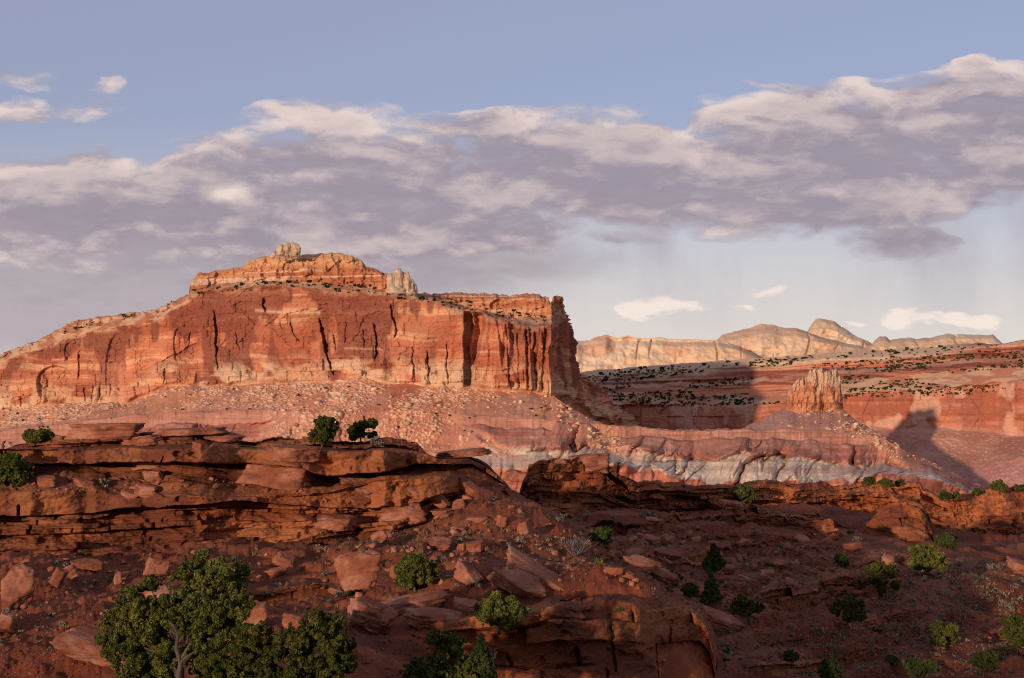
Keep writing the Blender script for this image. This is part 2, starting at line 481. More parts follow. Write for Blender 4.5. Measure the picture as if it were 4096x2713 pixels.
MESA_Y = [(-90, 1180), (0, 1130), (100, 1105), (200, 1085), (300, 1065), (400, 1050), (460, 1042), (551, 1030), (554, 1055), (558, 1090), (562, 1125), (566, 1150), (570, 1180), (574, 1220), (590, 1290), (602, 1335), (626, 1410), (640, 1440)]


def build_mesa():
    us = np.unique(np.concatenate([np.arange(-90, 545, .62), np.arange(545, 580, .3), np.arange(580, 640, .7)]))
    jag = lambda a, f, s: a * fb2(us / f, us * 0, s, 5, .6)
    sky = cur(us, MESA_SKY) + jag(.8, 5, 21) * sst(us, 0, 30) - .9 * sst(vn2(us / 3.1, us * 0, 22), .62, .9) * (us < 560)
    rim = cur(us, MESA_RIM) + jag(1.2, 8, 23)
    base = cur(us, MESA_BASE) + jag(2.2, 22, 24)
    ub = np.minimum(cur(us, MESA_UB) + jag(1.2, 9, 25), rim - .6)
    sky = np.minimum(sky, ub - .6)
    Y = cur(us, MESA_Y)
    left = 1 - sst(us, 186, 192)
    right = sst(us, 545, 562)
    bench = 6 * left + (1 - left) * (17 + 38 * sst(us, 385, 470)) * (1 - right) + 1.5 * right
    knots = [('z', P(us, base, Y)[2] - 22 - 60 * right, Y - 2), ('v', base, Y), ('v', base * .72 + rim * .28, Y + 5), ('v', rim, Y + 12), ('v', ub, Y + 12 + bench),
             ('v', sky * .8 + ub * .2, Y + 18 + bench), ('v', sky, Y + 26 + bench), ('z', P(us, sky, Y + 40 + bench)[2] - 6, Y + 260 + bench), ('z', -60, Y + 520)]
    seg = [14, 60, 150, 46, 70, 14, 12, 6]

    px_, py_, _ = P(us, 400.0, Y)
    SL = np.concatenate([[0], np.cumsum(np.hypot(np.diff(px_), np.diff(py_)))])[None]

    def disp(A, T, U):
        V = rowv(A); s = SL + 0 * V; z = A[..., 2]
        wc = sst(T, .9, 1.15) * (1 - sst(T, 2.93, 3.02))
        wu = sst(T, 3.95, 4.15) * (1 - sst(T, 5.4, 6.2))
        wb = sst(T, 2.95, 3.1) * (1 - sst(T, 3.9, 4.1))
        flu = .16 + 1.0 * sst(U, 440, 500)
        d = 5.0 * fb2(s / 55, z / 90, 31, 3)
        d = d + 8.0 * flu * (rg2(s / 17 + .35 * fb2(s / 30, z / 26, 33, 2), z / 90, 32, 3, .45) - .55)
        rgt = sst(U, 478, 500) * (1 - sst(U, 551, 553))
        d = d + 11 * rgt * (rg2(s / 9.5 + .25 * fb2(s / 14, z / 18, 47, 2), z / 70, 48, 2, .5) - .6) + 5 * rgt * sst(fb2(s / 8, s * 0, 49, 2) - (z - 70) / 45, .0, .3)
        wx = .25 * fb2(s / 12, z / 9, 34, 3)
        f1, f2, cid = wor2(s / 30 + wx, z / 22 + wx, 35); d = d + (cid - .5) * 2.4
        cid2, _ = blocks(s + 2 * wx, z / 9 + .35 * wx, 12, 37)
        cid3, _ = blocks(s + 1 * wx, z / 3.4 + .4 * wx, 5, 43)
        disp.cid = cid * .6 + cid2 * .4
        low = sst(V, cur(U, MESA_BASE) - 34, cur(U, MESA_BASE) - 12)
        d = d + (cid2 - .5) * (1.7 + 2.4 * low) + (cid3 - .5) * (.8 + .9 * low)
        d = d + .7 * fb2(s / 6, z / 5, 38, 5, .62) + .5 * fb2(s / 1.8, z / 1.4, 42, 3, .6)
        d = d - .9 * sst(vn2(z / 3.4 + .35 * fb2(s / 26, z / 20, 44, 2), s / 90, 45), .72, .9) * sst(fb2(s / 30, z / 8, 46, 2), -.2, .3)
        d = d + .9 * (vn2(z / 2.6 + .5 * fb2(s / 20, z / 20, 41, 2), s / 70, 39) - .5) * (1 + 1.2 * low)
        d = d + 5 * low * np.maximum(0, fb2(s / 16, z / 60, 40, 3)) + 3 * low
        cracks = [([(390, 303), (391, 315), (395, 331), (393, 340)], 1.2, 9), ([(319, 318), (322, 334), (324, 343), (327, 358), (334, 376)], 2.2, 12), ([(290, 318), (292, 333), (300, 343)], .8, 6), ([(374, 322), (375.6, 334), (375, 362)], 1.2, 8),
                  ([(362, 328), (363, 350)], 1.1, 6), ([(426, 350), (429.6, 385)], 1.4, 9), ([(505, 322), (507, 343), (509, 389)], 1.6, 12), ([(525, 328), (526, 345), (527.5, 391)], 2.2, 14), ([(517, 330), (519, 391)], 1.0, 7), ([(535, 330), (533, 350), (536, 392)], 1.8, 12),
                  ([(545, 328), (543, 350), (541, 394)], 1.6, 10), ([(213, 309), (216.8, 337), (215.5, 352), (217, 372)], 1.4, 8), ([(78, 352), (78, 380)], 1.1, 7), ([(164.5, 366), (164, 385)], 1.0, 7), ([(265, 297), (262, 305), (266, 313)], 2.2, 9), ([(280, 318), (283, 332)], .7, 5),
                  ([(412, 345), (414, 384)], 1.0, 6), ([(446, 340), (447, 388)], .9, 6), ([(497, 360), (495, 390)], 1.0, 6), ([(99, 385), (98, 403)], 1.0, 6), ([(84, 385), (85, 403)], .8, 5), ([(92, 382), (92, 403)], .8, 5), ([(347, 320), (345, 345)], .7, 4), ([(333, 332), (336, 352)], .7, 5), ([(234, 330), (240, 352)], .7, 4), ([(190, 330), (186, 352)], .7, 4)]
        for i, (pp, wd, dp) in enumerate(cracks):
            q, e = line_dist(U, V, pp, 1.2 if pp[0][0] < 480 else .5, 50 + i)
            # steep edge on the left, sloping floor on the right
            wd = wd * .62 * (1 + .6 * fb2(V / 5, V * 0, 80 + i, 3)); wd = np.maximum(wd, .25)
            prof = np.where(q < 0, 1 - sst(-q, 0, .5 * wd), 1 - sst(q, wd * .8, wd * 2.8))
            d = d - .8 * dp * (1 if pp[0][0] < 480 else .55) * prof * e
        # the great cleft
        q = U - (463.5 + .8 * fb2(V / 10, V * 0, 99, 3)); wd = cur(V, [(305, 19), (330, 17), (355, 11), (372, 6), (392, 4)])
        prof = sst(q, -.5, .5) * (1 - sst(q, wd, wd + 5))
        d = d - 20 * prof * sst(V, 307, 313) + 6 * prof * sst(np.abs(q - 9 - 1.5 * fb2(V / 14, V * 0, 98, 2)), 2.5, .5)
        # arched alcove at the far left
        for (cu, cv, ru, rv, dp) in [(55, 382, 19, 17, 5), (118, 372, 13, 40, 2.2), (70, 350, 6, 8, 2), (178, 342, 5, 14, 2.5)]:
            rr = np.hypot((U - cu) / ru, np.where(V < cv, (V - cv) / rv, (V - cv) / (rv * 1.6)))
            d = d - dp * (1 - sst(rr, .9, 1.0)) * (1 - .5 * sst(V, cv, cv + rv))
        du = 6.5 * (rg2(s / 10, z / 30, 61, 3) - .55) + 5 * (wor2(s / 8 + .2 * fb2(s / 6, z / 5, 68, 2), z / 6, 62)[2] - .5) + 1.6 * fb2(s / 4, z / 4, 63, 4, .6) + 2.2 * (vn2(z / 2.1, s / 60, 64) - .5)
        f1, f2, c3 = wor2(s / 5, A[..., 1] / 6, 65)
        dz = wb * (1.5 * fb2(s / 16, A[..., 1] / 16, 66, 4) + 1.6 * np.maximum(0, .55 - f1) * (c3 > .45))
        return wc * d + wu * du, dz

    def colf(B, T, U):
        V = rowv(B); s = SL + 0 * V; z = B[..., 2]
        n = fb2(s / 40, z / 22, 71, 4); st = fb2(s / 7, z / 90, 72, 4); bd = fb2(s / 160, z / 5 + .5 * fb2(s / 40, z / 30, 70, 2), 73, 4, .6)
        base = lerpc((.37, .110, .056), (.485, .182, .096), sst(n + .5 * bd, -.55, .55))
        base = lerpc(base, (.62, .33, .17), .75 * sst(bd + .35 * n, .28, .62))
        base = base * (1 + .5 * (disp.cid - .5))[..., None]
        tt = np.clip((V - cur(U, MESA_RIM)) / np.maximum(cur(U, MESA_BASE) - cur(U, MESA_RIM), 1), 0, 1)
        varn = sst(.45 * (disp.cid - .5) + fb2(s / 30, z / 42, 74, 4) + .4 * st + .55 * (1 - sst(tt, .12, .5)) - .22 + .25 * np.exp(-((U - 95) / 60) ** 2) + .3 * np.exp(-((U - 230) / 24) ** 2), .0, .3)
        base = lerpc(base, (.22, .066, .04), .82 * varn)
        pink = np.exp(-((U - 118) / 14) ** 2) * sst(V, 352, 372) * (.6 + .6 * st)
        base = lerpc(base, (.60, .25, .15), np.clip(pink, 0, .9))
        lowm = sst(V + 5 * fb2(s / 14, z / 14, 75, 3), cur(U, MESA_BASE) - 30, cur(U, MESA_BASE) - 12) * (1 - .75 * sst(U, 100, 125) * (1 - sst(U, 145, 165)))
        base = lerpc(base, lerpc((.60, .33, .18), (.64, .42, .26), sst(n, -.3, .5)), .8 * lowm * sst(fb2(s / 18, z / 10, 79, 3), -.45, .1))
        rimm = sst(T, 2.86, 2.97) * (1 - .5 * sst(U, 186, 200))
        base = lerpc(base, (.58, .34, .20), .75 * rimm * sst(fb2(s / 9, z / 5, 76, 3), -.4, .2))
        band = np.exp(-((V - 312 - .02 * (U - 250) - 2 * fb2(s / 30, 0 * s, 77, 2)) / 1.6) ** 2) * (U > 255) * (U < 320) + .8 * np.exp(-((V - 348.5 - .012 * (U - 330) - 2 * fb2(s / 40, z * 0, 85, 3)) / 1.1) ** 2) * sst(U, 325, 335) * (1 - sst(U, 500, 520)) * sst(fb2(s / 14, z * 0, 84, 3), -.2, .3)
        base = lerpc(base, (.60, .36, .23), np.clip(.8 * band, 0, 1))
        ben = lerpc((.40, .16, .08), (.52, .30, .17), sst(fb2(s / 12, B[..., 1] / 12, 78, 4), -.4, .5))
        up = lerpc((.38, .125, .055), (.54, .24, .115), sst(fb2(s / 90, z / 3.2, 81, 4, .6) + .4 * n, -.5, .6))
        up = lerpc(up, (.62, .42, .29), .8 * sst(fb2(s / 60, z / 2.6, 82, 3), .35, .6))
        top = lerpc(up, (.58, .30, .14), sst(V, 272, 262) * (U > 240))
        base = lerpc(base, ben, sst(T, 2.97, 3.1))
        base = lerpc(base, top, sst(T, 3.92, 4.06))
        base = lerpc(base, ben, sst(T, 5.7, 6.0))
        left = (1 - sst(U, 184, 191)) * sst(T, 2.95, 3.0)
        return lerpc(base, lerpc((.56, .33, .19), (.40, .17, .09), sst(fb2(s / 8, z / 4, 83, 3), -.3, .4)), left)

    o, B, T = sweep('mesa', us, knots, seg, disp, colf, M_mesa, side=(sst(us, 551, 556) * .85)[None])
    tag(o, 'huge red sandstone mesa with sheer lit cliffs and a stepped summit', 'mesa', kind='structure')


build_mesa()
# ================================================================ talus, purple ledge and grey badlands below the mesa
BAD_TOP = [(-120, 419)] + [p for p in MESA_BASE if -20 < p[0] < 560] + [(556, 398), (565, 404), (572, 409), (582, 414), (592, 419), (604, 424), (618, 425.6), (640, 426.6), (670, 430), (700, 430), (742, 428), (752, 424.5), (766, 417.5), (780, 409.5), (787, 406), (815, 405), (840, 408), (846, 411.5), (853, 417), (862, 422.5), (875, 431), (890, 440), (905, 449), (920, 458), (935, 465), (950, 472), (965, 479), (980, 486), (1000, 497), (1060, 520)]
LEDGE_TOP = [(-120, 440), (0, 431), (60, 424), (130, 415), (230, 411), (300, 410), (400, 411), (445, 413.5), (545, 420), (600, 424.6), (630, 427), (670, 431), (730, 430), (790, 430), (830, 432.5), (870, 435.5), (886, 439), (920, 460), (1060, 520.4)]


def build_bad():
    us = np.arange(-120, 1060, .62)
    jag = lambda a, f, s: a * fb2(us / f, us * 0, s, 3, .45)
    ymes = cur(us, MESA_Y)
    top = cur(us, BAD_TOP) + .9 * jag(1, 6, 101) * sst(us, 560, 600)
    ldg = cur(us, LEDGE_TOP) + jag(.9, 9, 102)
    ldg = np.maximum(ldg, top + .4)
    Lw = np.clip(1 - sst(us, 268, 290) + sst(us, 432, 447), 0, 1) * (1 - .95 * sst(us, 552, 557) * (1 - sst(us, 588, 600)))
    Lw = Lw * (1 - sst(us, 868, 884)); Lw = np.clip(Lw, 0.02, 1)
    hl = (9 + jag(2.2, 18, 103)) * Lw * (1 + .25 * (us < 300))
    lb = ldg + np.maximum(hl, .5)
    right = sst(us, 860, 985)
    gt = cur(us, [(-120, 475), (0, 455), (200, 440), (420, 442), (480, 446), (560, 449), (610, 452), (670, 455), (750, 453), (850, 460), (900, 466), (930, 470), (960, 481), (1000, 502), (1060, 525)]) + jag(2.4, 14, 104) + 3.2 * fb2(us / 48, us * 0, 107, 2)
    gt = np.maximum(gt, lb + .8)
    gb = cur(us, [(-120, 495), (0, 480), (400, 472), (500, 470), (560, 468), (610, 467), (650, 471), (710, 481), (760, 483), (850, 479), (880, 475), (905, 474), (935, 477.5), (960, 485), (990, 502), (1060, 528)]) + jag(2.0, 12, 105) + 3 * fb2(us / 40, us * 0, 106, 2)
    gb = np.maximum(gb, gt + .8)
    rb = np.maximum(gb + 16 + jag(1.5, 20, 106), cur(us, [(-120, 510), (600, 500), (900, 503), (960, 503), (1000, 508), (1060, 535)]))
    Yl = cur(us, [(-120, 1090), (0, 1060), (200, 1030), (400, 1000), (551, 976), (640, 980), (740, 986), (860, 996), (900, 1005), (960, 1050), (1060, 1120)])
    Yt = np.where(us < 551, ymes + 3, cur(us, [(551, 1033), (560, 1020), (604, 996), (640, 1000), (742, 1004), (787, 1056), (815, 1060), (846, 1056), (890, 1035), (920, 1040), (985, 1070), (1060, 1130)]))
    Yt = np.maximum(Yt, Yl + 6)
    backz = np.where(us < 551, P(us, top, Yt)[2] - 5, P(us, top, Yt)[2] - 14)
    knots = [('z', -62, Yl - 150), ('v', rb, Yl - 62), ('v', gb, Yl - 46), ('v', gt, Yl - 22), ('v', lb, Yl - 1.5), ('v', ldg, Yl + 1), ('v', top, Yt), ('z', backz, Yt + 25 + 30 * (us > 551)), ('z', -61, Yt + 200)]
    seg = [14, 40, 66, 44, 34, 110, 10, 8]

    def disp(A, T, U):
        V = rowv(A); s = U * .7 + 0 * V; L = arclen(A)
        slant = s - .26 * L + 4 * fb2(s / 40, L / 60, 110, 3)
        wg = sst(T, 1.5, 2.0) * (1 - sst(T, 3.0, 3.5)); wr = (1 - sst(T, 1.8, 2.05)) * sst(T, .1, .6)
        wp = sst(T, 2.9, 3.1) * (1 - sst(T, 3.9, 4.02)); wl = sst(T, 3.95, 4.05) * (1 - sst(T, 4.95, 5.05)); wt = sst(T, 5.0, 5.2) * (1 - sst(T, 5.97, 6.02))
        wob = .32 * fb2(s / 16, L / 22, 111, 4)
        b1 = np.abs(fb2(slant / 16 + wob, L / 55, 112, 2, .35)); b2 = np.abs(fb2(slant / 6.2 + wob, L / 26, 113, 3, .5))
        irr = .95 + .7 * fb2(s / 45, L * 0, 109, 2)
        bil = (np.sqrt(np.clip(b1, 0, 1)) * 17.0 + np.sqrt(np.clip(b2, 0, 1)) * 3.6) * irr
        fine = np.abs(fb2(slant / 2.6, L / 16, 114, 3)) * .4
        d = (wg + wp) * (1 - .6 * sst(T, 3.5, 4)) * 9 * fb2((s - .8 * L) / 45, L / 90, 126, 3)
        d = d + wg * (bil + fine - 8) + wr * (np.sqrt(np.abs(fb2((s - .2 * L) / 9, L / 60, 115, 3, .5))) * 4.6 - 2.4) + wp * (.55 * bil - 4 + fine * 1.2)
        d = d + wl * (2.2 * (rg2(s / 5, A[..., 2] / 14, 116, 3) - .5) + 1.1 * (vn2(A[..., 2] / 1.1, s / 40, 117) - .5) + 1.6 * fb2(s / 24, s * 0, 118, 3))
        # rubble on the talus
        dens = np.clip(.40 + .85 * fb2(s / 26 - L / 60, L / 70, 119, 4) - .25 * sst(T, 5.0, 5.05) * 0 + .25 * (U < 470), 0, 1)
        dens = dens * (1 - .93 * sst(U, 742, 752) * (1 - sst(U + .9 * (V - 406), 800, 818)) * sst(T, 5.0, 5.1))
        dens = dens * (1 - .7 * sst(U, 486, 500) * (1 - sst(U, 545, 556)))
        smooth_in = sst(U, 610, 630) * (1 - sst(U, 742, 752)); dens = dens * (1 - smooth_in)
        # rubble runs spill over the ledge and grey beds in places
        tong = np.exp(-((U - 578 - (V - 420) * 1.15) / 22) ** 2) + np.exp(-((U - 470 - (V - 430) * 1.5) / 10) ** 2) + np.exp(-((U - 878 - (V - 440) * 1.35) / 14) ** 2) + (1 - sst(U - 1.35 * (V - 412) + 7 * fb2(U / 12, V / 9, 108, 3), 436, 446)) * sst(U, 250, 290)
        tong = np.clip(tong, 0, 1)
        wrub = np.clip(wt + tong * sst(T, 2.2, 3.0) * (T < 5.1), 0, 1)
        rub = 0
        for i, (cs, am) in enumerate([(6.5, 2.0), (3.1, 1.2), (1.9, .8)]):
            f1, f2, c = wor2(s / cs, L / cs, 120 + i)
            on = c < dens * (.35 if i == 0 else .75)
            rub = np.maximum(rub, np.where(on, am * sst(.62 * (.5 + .5 * c / np.maximum(dens, .01)) - f1 * .9, 0, .3), 0))
        d = d * (1 - .8 * tong * (T > 2.2)) + wrub * (rub + 1.4 * fb2(slant / 14, L / 30, 125, 4))
        disp.rub = wrub * sst(rub, .15, .6); disp.tong = tong
        return d * sst(T, .05, .5), .35 * d * wrub

    def colf(B, T, U):
        V = rowv(B); s = U * .7 + 0 * V; z = B[..., 2]
        Lz = z
        n = fb2(s / 22, z / 12, 131, 6, .62); bd = fb2(s / 130, z / 2.2, 132, 3, .6)
        red = lerpc((.34, .105, .062), (.46, .17, .105), sst(bd + .3 * n, -.5, .5))
        grey = lerpc((.43, .325, .25), (.54, .43, .335), sst(bd + .4 * n, -.5, .5))
        grey = lerpc(grey, (.40, .24, .20), .6 * sst(fb2(s / 200, z / 4.5, 133, 2), .15, .5))
        pur = lerpc((.38, .17, .115), (.33, .12, .085), sst(fb2(s / 150, z / 2.8, 134, 3), -.3, .3))
        pur = lerpc(pur, (.50, .27, .19), .6 * sst(n, .1, .6))
        led = lerpc((.36, .16, .11), (.44, .215, .15), sst(n + .8 * bd, -.4, .5))
        soil = lerpc((.52, .235, .13), (.47, .225, .15), sst(fb2(s / 30, z / 18, 135, 4), -.4, .4))
        soil = lerpc(soil, (.42, .13, .065), .8 * np.exp(-((U - 400) / 70) ** 2) * sst(n, -.6, .3))
        conep = sst(U, 742, 752) * (1 - sst(U + .9 * (V - 406), 800, 818)) * (T > 5)
        soil = lerpc(soil, (.44, .23, .18), conep * .8)
        rock = lerpc((.64, .43, .28), (.55, .28, .155), sst(fb2(s / 4, z / 3, 136, 3), -.3, .4))
        c = lerpc(red, grey, sst(T + .12 * n, 1.95, 2.03))
        c = lerpc(c, pur, sst(T + .16 * n, 2.85, 3.06))
        c = lerpc(c, led, sst(T, 3.97, 4.03)); c = lerpc(c, soil, sst(T, 4.99, 5.05))
        c = lerpc(c, soil, .85 * disp.tong * sst(T, 2.2, 2.8) * (T < 5.1))
        c = lerpc(c, rock, .85 * disp.rub)
        wash = sst(np.abs(fb2((s - .4 * arclen(B)) / 20, arclen(B) / 70, 112, 2, .3)), .06, .0) * sst(T, 1.6, 2.0) * (1 - sst(T, 3.5, 3.9))
        return lerpc(c, (.46, .23, .16), .55 * wash)

    o, B, T = sweep('badlands_slope', us, knots, seg, disp, colf, M_talus)
    tag(o, 'gullied grey and purple badlands slope with rubble talus below the mesa', 'slope', kind='structure')
    return B, T


BAD_B, BAD_T = build_bad()


# ================================================================ butte on its cone
def build_butte():
    sky = [(780, 408), (785.5, 405), (786.5, 395), (790, 388), (793, 384), (796, 382), (800, 380), (806, 376), (810, 371.5), (814, 370), (820, 369), (826, 370.5), (830, 370), (837, 371), (840, 375), (841, 390), (842.5, 398), (843.5, 409), (846, 412)]
    us = np.arange(784.6, 843.6, .22)
    top = np.minimum(cur(us, sky) + 2.2 * fb2(us / 3.2, us * 0, 141, 3) - 2.0 * (vn2(us / 2.6, us * 0, 140) > .6), 408)
    ph = np.clip((us - 814.5) / 29.8, -1, 1)
    Yf = 1056 - 20 * (1 - np.abs(ph) ** 4) ** .25 + 6 + 7 * ph
    base = cur(us, [(784, 407), (800, 409), (820, 411), (843, 413)])
    knots = [('z', P(us, base, Yf)[2] - 12, Yf - 1), ('v', base, Yf), ('v', .45 * base + .55 * top, Yf + 2.5), ('v', top + 1.2, Yf + 6), ('v', top, Yf + 9), ('z', P(us, top, Yf + 12)[2] - 3, 1070 + 10 * np.sqrt(1 - ph ** 2)), ('z', P(us, base, Yf)[2] - 14, 1076 + 18 * np.sqrt(1 - ph ** 2))]
    seg = [8, 40, 60, 8, 10, 30]

    def disp(A, T, U):
        z = A[..., 2]; s = U * .74 + 0 * z
        wv_ = sst(T, .9, 1.2) * (1 - .3 * sst(T, 3, 4)) * (1 - sst(T, 4.6, 5))
        d = 9.0 * (rg2(s / 6.5 + .2 * fb2(s / 8, z / 12, 142, 2), z / 60, 143, 3, .5) - .55) + 3.2 * (wor2(s / 4, z / 11, 144)[2] - .5) + 1.2 * fb2(s / 2, z / 3, 145, 4) + .9 * (vn2(z / 1.4, s / 30, 146) - .5)
        return wv_ * d, 0 * d

    def colf(B, T, U):
        z = B[..., 2]; s = U * .74
        n = fb2(s / 8, z / 8, 147, 4)
        c = lerpc((.40, .15, .075), (.54, .25, .13), sst(n + .6 * fb2(s / 40, z / 2.2, 148, 3), -.5, .5))
        return lerpc(c, (.62, .42, .27), .85 * sst(z + 6 * n, P(815, 390, 1050)[2], P(815, 378, 1050)[2]))
    o, B, T = sweep('sandstone_butte', us, knots, seg, disp, colf, M_mesa)
    tag(o, 'fluted sandstone butte standing on the rubble cone right of the mesa', 'butte', kind='structure')


build_butte()


# ================================================================ far red wall and white domes
def build_far_wall():
    us = np.arange(545, 1130, .62)
    jag = lambda a, f, s: a * fb2(us / f, us * 0, s, 3, .45)
    Yw = cur(us, [(545, 1580), (620, 1500), (700, 1425), (800, 1350), (900, 1315), (1024, 1250), (1130, 1210)])
    base = cur(us, [(545, 433), (620, 433), (750, 435), (860, 433), (880, 431), (924, 427), (950, 429), (1024, 436), (1130, 440)]) + jag(1.4, 16, 151)
    top = cur(us, [(545, 404), (620, 404), (700, 405.5), (780, 404), (846, 393.5), (910, 389), (970, 385), (1024, 379), (1130, 366)]) + jag(1.3, 14, 152)
    b2 = cur(us, [(545, 396), (620, 396), (700, 397.5), (780, 393), (846, 381), (910, 374), (970, 370), (1024, 362), (1130, 346)]) + jag(1.2, 12, 153)
    k = cur(us, [(545, 381), (570, 379), (620, 374), (700, 368), (742, 365), (810, 360.5), (870, 356), (930, 353), (1000, 345), (1010, 343), (1024, 340), (1130, 322)]) + jag(.8, 10, 154)
    km = b2 * .45 + k * .55 + jag(1.5, 15, 155)
    v1 = cur(us, [(545, 462), (900, 462), (970, 463), (1024, 456), (1130, 450)]) + jag(1.6, 18, 156)
    Y2 = Yw + 10
    knots = [('z', -62, Yw - 220), ('v', 505, Yw - 140), ('v', v1 + 4, Yw - 78), ('v', v1, Yw - 70), ('v', base, Yw), ('v', top, Y2 + 8), ('v', b2, Y2 + 30), ('v', km + 5, Y2 + 48), ('v', km, Y2 + 66), ('v', k, Y2 + 78), ('v', k - 5.0 * (1 - sst(us, 960, 1005)) - .8, Y2 + 100), ('z', P(us, k, Y2 + 130)[2] - 20, Y2 + 1500)]
    seg = [6, 40, 6, 46, 70, 30, 34, 14, 34, 14, 6]

    def disp(A, T, U):
        V = rowv(A); s = U * .98 + 0 * V; z = A[..., 2]; L = arclen(A)
        wc = sst(T, 3.95, 4.1) * (1 - sst(T, 4.95, 5.0)); wk = sst(T, 5.95, 6.1) * (1 - sst(T, 8.9, 9.05)); wt = sst(T, 1, 1.3) * (1 - sst(T, 3.9, 4.0))
        d = wc * ((blocks(s, z / 14, 16, 180)[0] - .5) * 5 + 8 * fb2(s / 60, z / 150, 161, 3) + 5 * (rg2(s / 22, z / 100, 162, 3) - .5) + 5 * (wor2(s / 24, z / 36, 163)[2] - .5) + 1.5 * fb2(s / 7, z / 7, 164, 4))
        d = d + wk * (7 * (vn2(z / 3.0 + .4 * fb2(s / 40, z / 20, 165, 2), s / 120, 166) - .5) + 4 * fb2(s / 26, z / 30, 167, 4) + 2.5 * (rg2(s / 14, z / 20, 168, 3) - .5))
        f1, f2, c = wor2(s / 5, L / 5, 169)
        d = d + wt * (3 * fb2((s - .3 * L) / 24, L / 60, 170, 4) + 1.6 * sst(.5 - f1, 0, .3) * (c < .5) + 2.5 * sst(T, 2.0, 2.1) * (T < 3.0) * (vn2(z / 1.5, s / 50, 171) - .5))
        disp.rub = wt * sst(.5 - f1, 0, .25) * (c < .5)
        return d, 0 * d

    def colf(B, T, U):
        V = rowv(B); s = U * .98 + 0 * V; z = B[..., 2]
        n = fb2(s / 40, z / 24, 172, 4); bd = fb2(s / 220, z / 4 + .6 * n, 173, 4, .6)
        wal = lerpc((.37, .115, .062), (.51, .205, .118), sst(.7 * n + .8 * bd, -.5, .5))
        wal = lerpc(wal, (.30, .095, .06), .6 * sst(fb2(s / 12, z / 80, 174, 4), .15, .5))
        wal = lerpc(wal, (.58, .33, .22), .7 * sst(fb2(s / 26, z / 26, 175, 3), .38, .6))
        kay = lerpc((.27, .075, .042), (.50, .195, .11), sst(bd + .25 * n, -.35, .4))
        kay = lerpc(kay, (.56, .36, .25), .6 * sst(fb2(s / 150, z / 3, 176, 3), .35, .6))
        pale = lerpc((.52, .32, .20), (.42, .17, .10), sst(fb2(s / 20, z / 4, 177, 4), -.2, .5))
        tal = lerpc((.52, .255, .165), (.43, .185, .125), sst(fb2(s / 30, z / 14, 178, 4), -.4, .4))
        tal = lerpc(tal, (.52, .34, .23), .5 * disp.rub * sst(fb2(s / 40, z / 20, 179, 3), -.2, .5))
        low = lerpc((.50, .25, .20), (.42, .19, .15), sst(n, -.3, .4))
        c = lerpc(low, tal, sst(T, 2.95, 3.1)); c = lerpc(c, (.44, .20, .13), ((T > 1.97) & (T < 3.02)) * .8)
        c = lerpc(c, (.56, .34, .23), .7 * sst(T, 3.8, 4.0) * (1 - sst(T, 4.0, 4.2)) * sst(n, -.2, .3))
        c = lerpc(c, wal, sst(T + .06 * n, 4.0, 4.1)); c = lerpc(c, pale, sst(T, 4.96, 5.02)); c = lerpc(c, kay, sst(T, 5.9, 6.1))
        c = lerpc(c, pale, sst(T, 6.95, 7.0) * (1 - sst(T, 7.5, 8)) * .8)
        return lerpc(c, lerpc((.58, .38, .24), kay, sst(U, 930, 1000)), sst(T + .25 * n, 8.3, 8.8))
    o, B, T = sweep('red_cliff', us, knots, seg, disp, colf, M_far)
    tag(o, 'long red cliff wall with dotted benches behind the butte', 'cliff', kind='structure')
    return B, T


FW_B, FW_T = build_far_wall()


def build_domes(name, skyl, u0, u1, Y0, foot, label, seed, depth=60):
    us = np.arange(u0, u1, .6)
    sk = np.convolve(np.pad(cur(us, skyl), 3, 'edge'), np.ones(7) / 7, 'valid')
    skj = cur(us, skyl) + .5 * fb2(us / 6, us * 0, seed, 4)
    ft = cur(us, foot)
    sk = np.minimum(sk, ft - .5)
    ph = sst(us, u0, u0 + 25) * (1 - sst(us, u1 - 25, u1))
    dp = depth * (.35 + .65 * ph)
    knots = [('z', P(us, ft, Y0)[2] - 60, np.full(us.shape, Y0 - 60.0)), ('v', ft, np.full(us.shape, float(Y0))), ('v', ft * .62 + sk * .38, Y0 + dp * .18), ('v', ft * .25 + sk * .75, Y0 + dp * .45), ('v', np.minimum(skj, ft - .5), Y0 + dp), ('z', P(us, sk, Y0 + dp)[2] * .7, Y0 + dp * 2)]
    seg = [10, 26, 30, 26, 10]

    def disp(A, T, U):
        z = A[..., 2]; s = U * Y0 / F + 0 * z
        wv_ = sst(T, .6, 1.2) * (1 - sst(T, 3.6, 4))
        d = 16 * fb2(s / 210, z / 160, seed + 1, 3) + 14 * (rg2(s / 90, z / 220, seed + 2, 3) - .5) + 9 * fb2(s / 30, z / 26, seed + 3, 4) + 5 * (vn2(z / 9, s / 300, seed + 4) - .5) - 10 * sst(rg2(s / 45 + .3 * fb2(s / 40, z / 40, seed + 9, 2), z / 160, seed + 5, 2), .82, .95)
        return wv_ * d, 0 * d

    def colf(B, T, U):
        z = B[..., 2]; s = U * Y0 / F
        n = fb2(s / 120, z / 60, seed + 6, 4)
        c = lerpc((.62, .42, .26), (.70, .51, .345), sst(n, -.4, .5))
        c = lerpc(c, (.58, .29, .165), .55 * sst(fb2(s / 60, z / 45, seed + 7, 4), .3, .6))
        return lerpc(c, (.60, .42, .29), .35 * sst(fb2(s / 400, z / 10, seed + 8, 3), .25, .5))
    o, B, T = sweep(name, us, knots, seg, disp, colf, M_far)
    tag(o, label, 'rock dome', kind='structure')


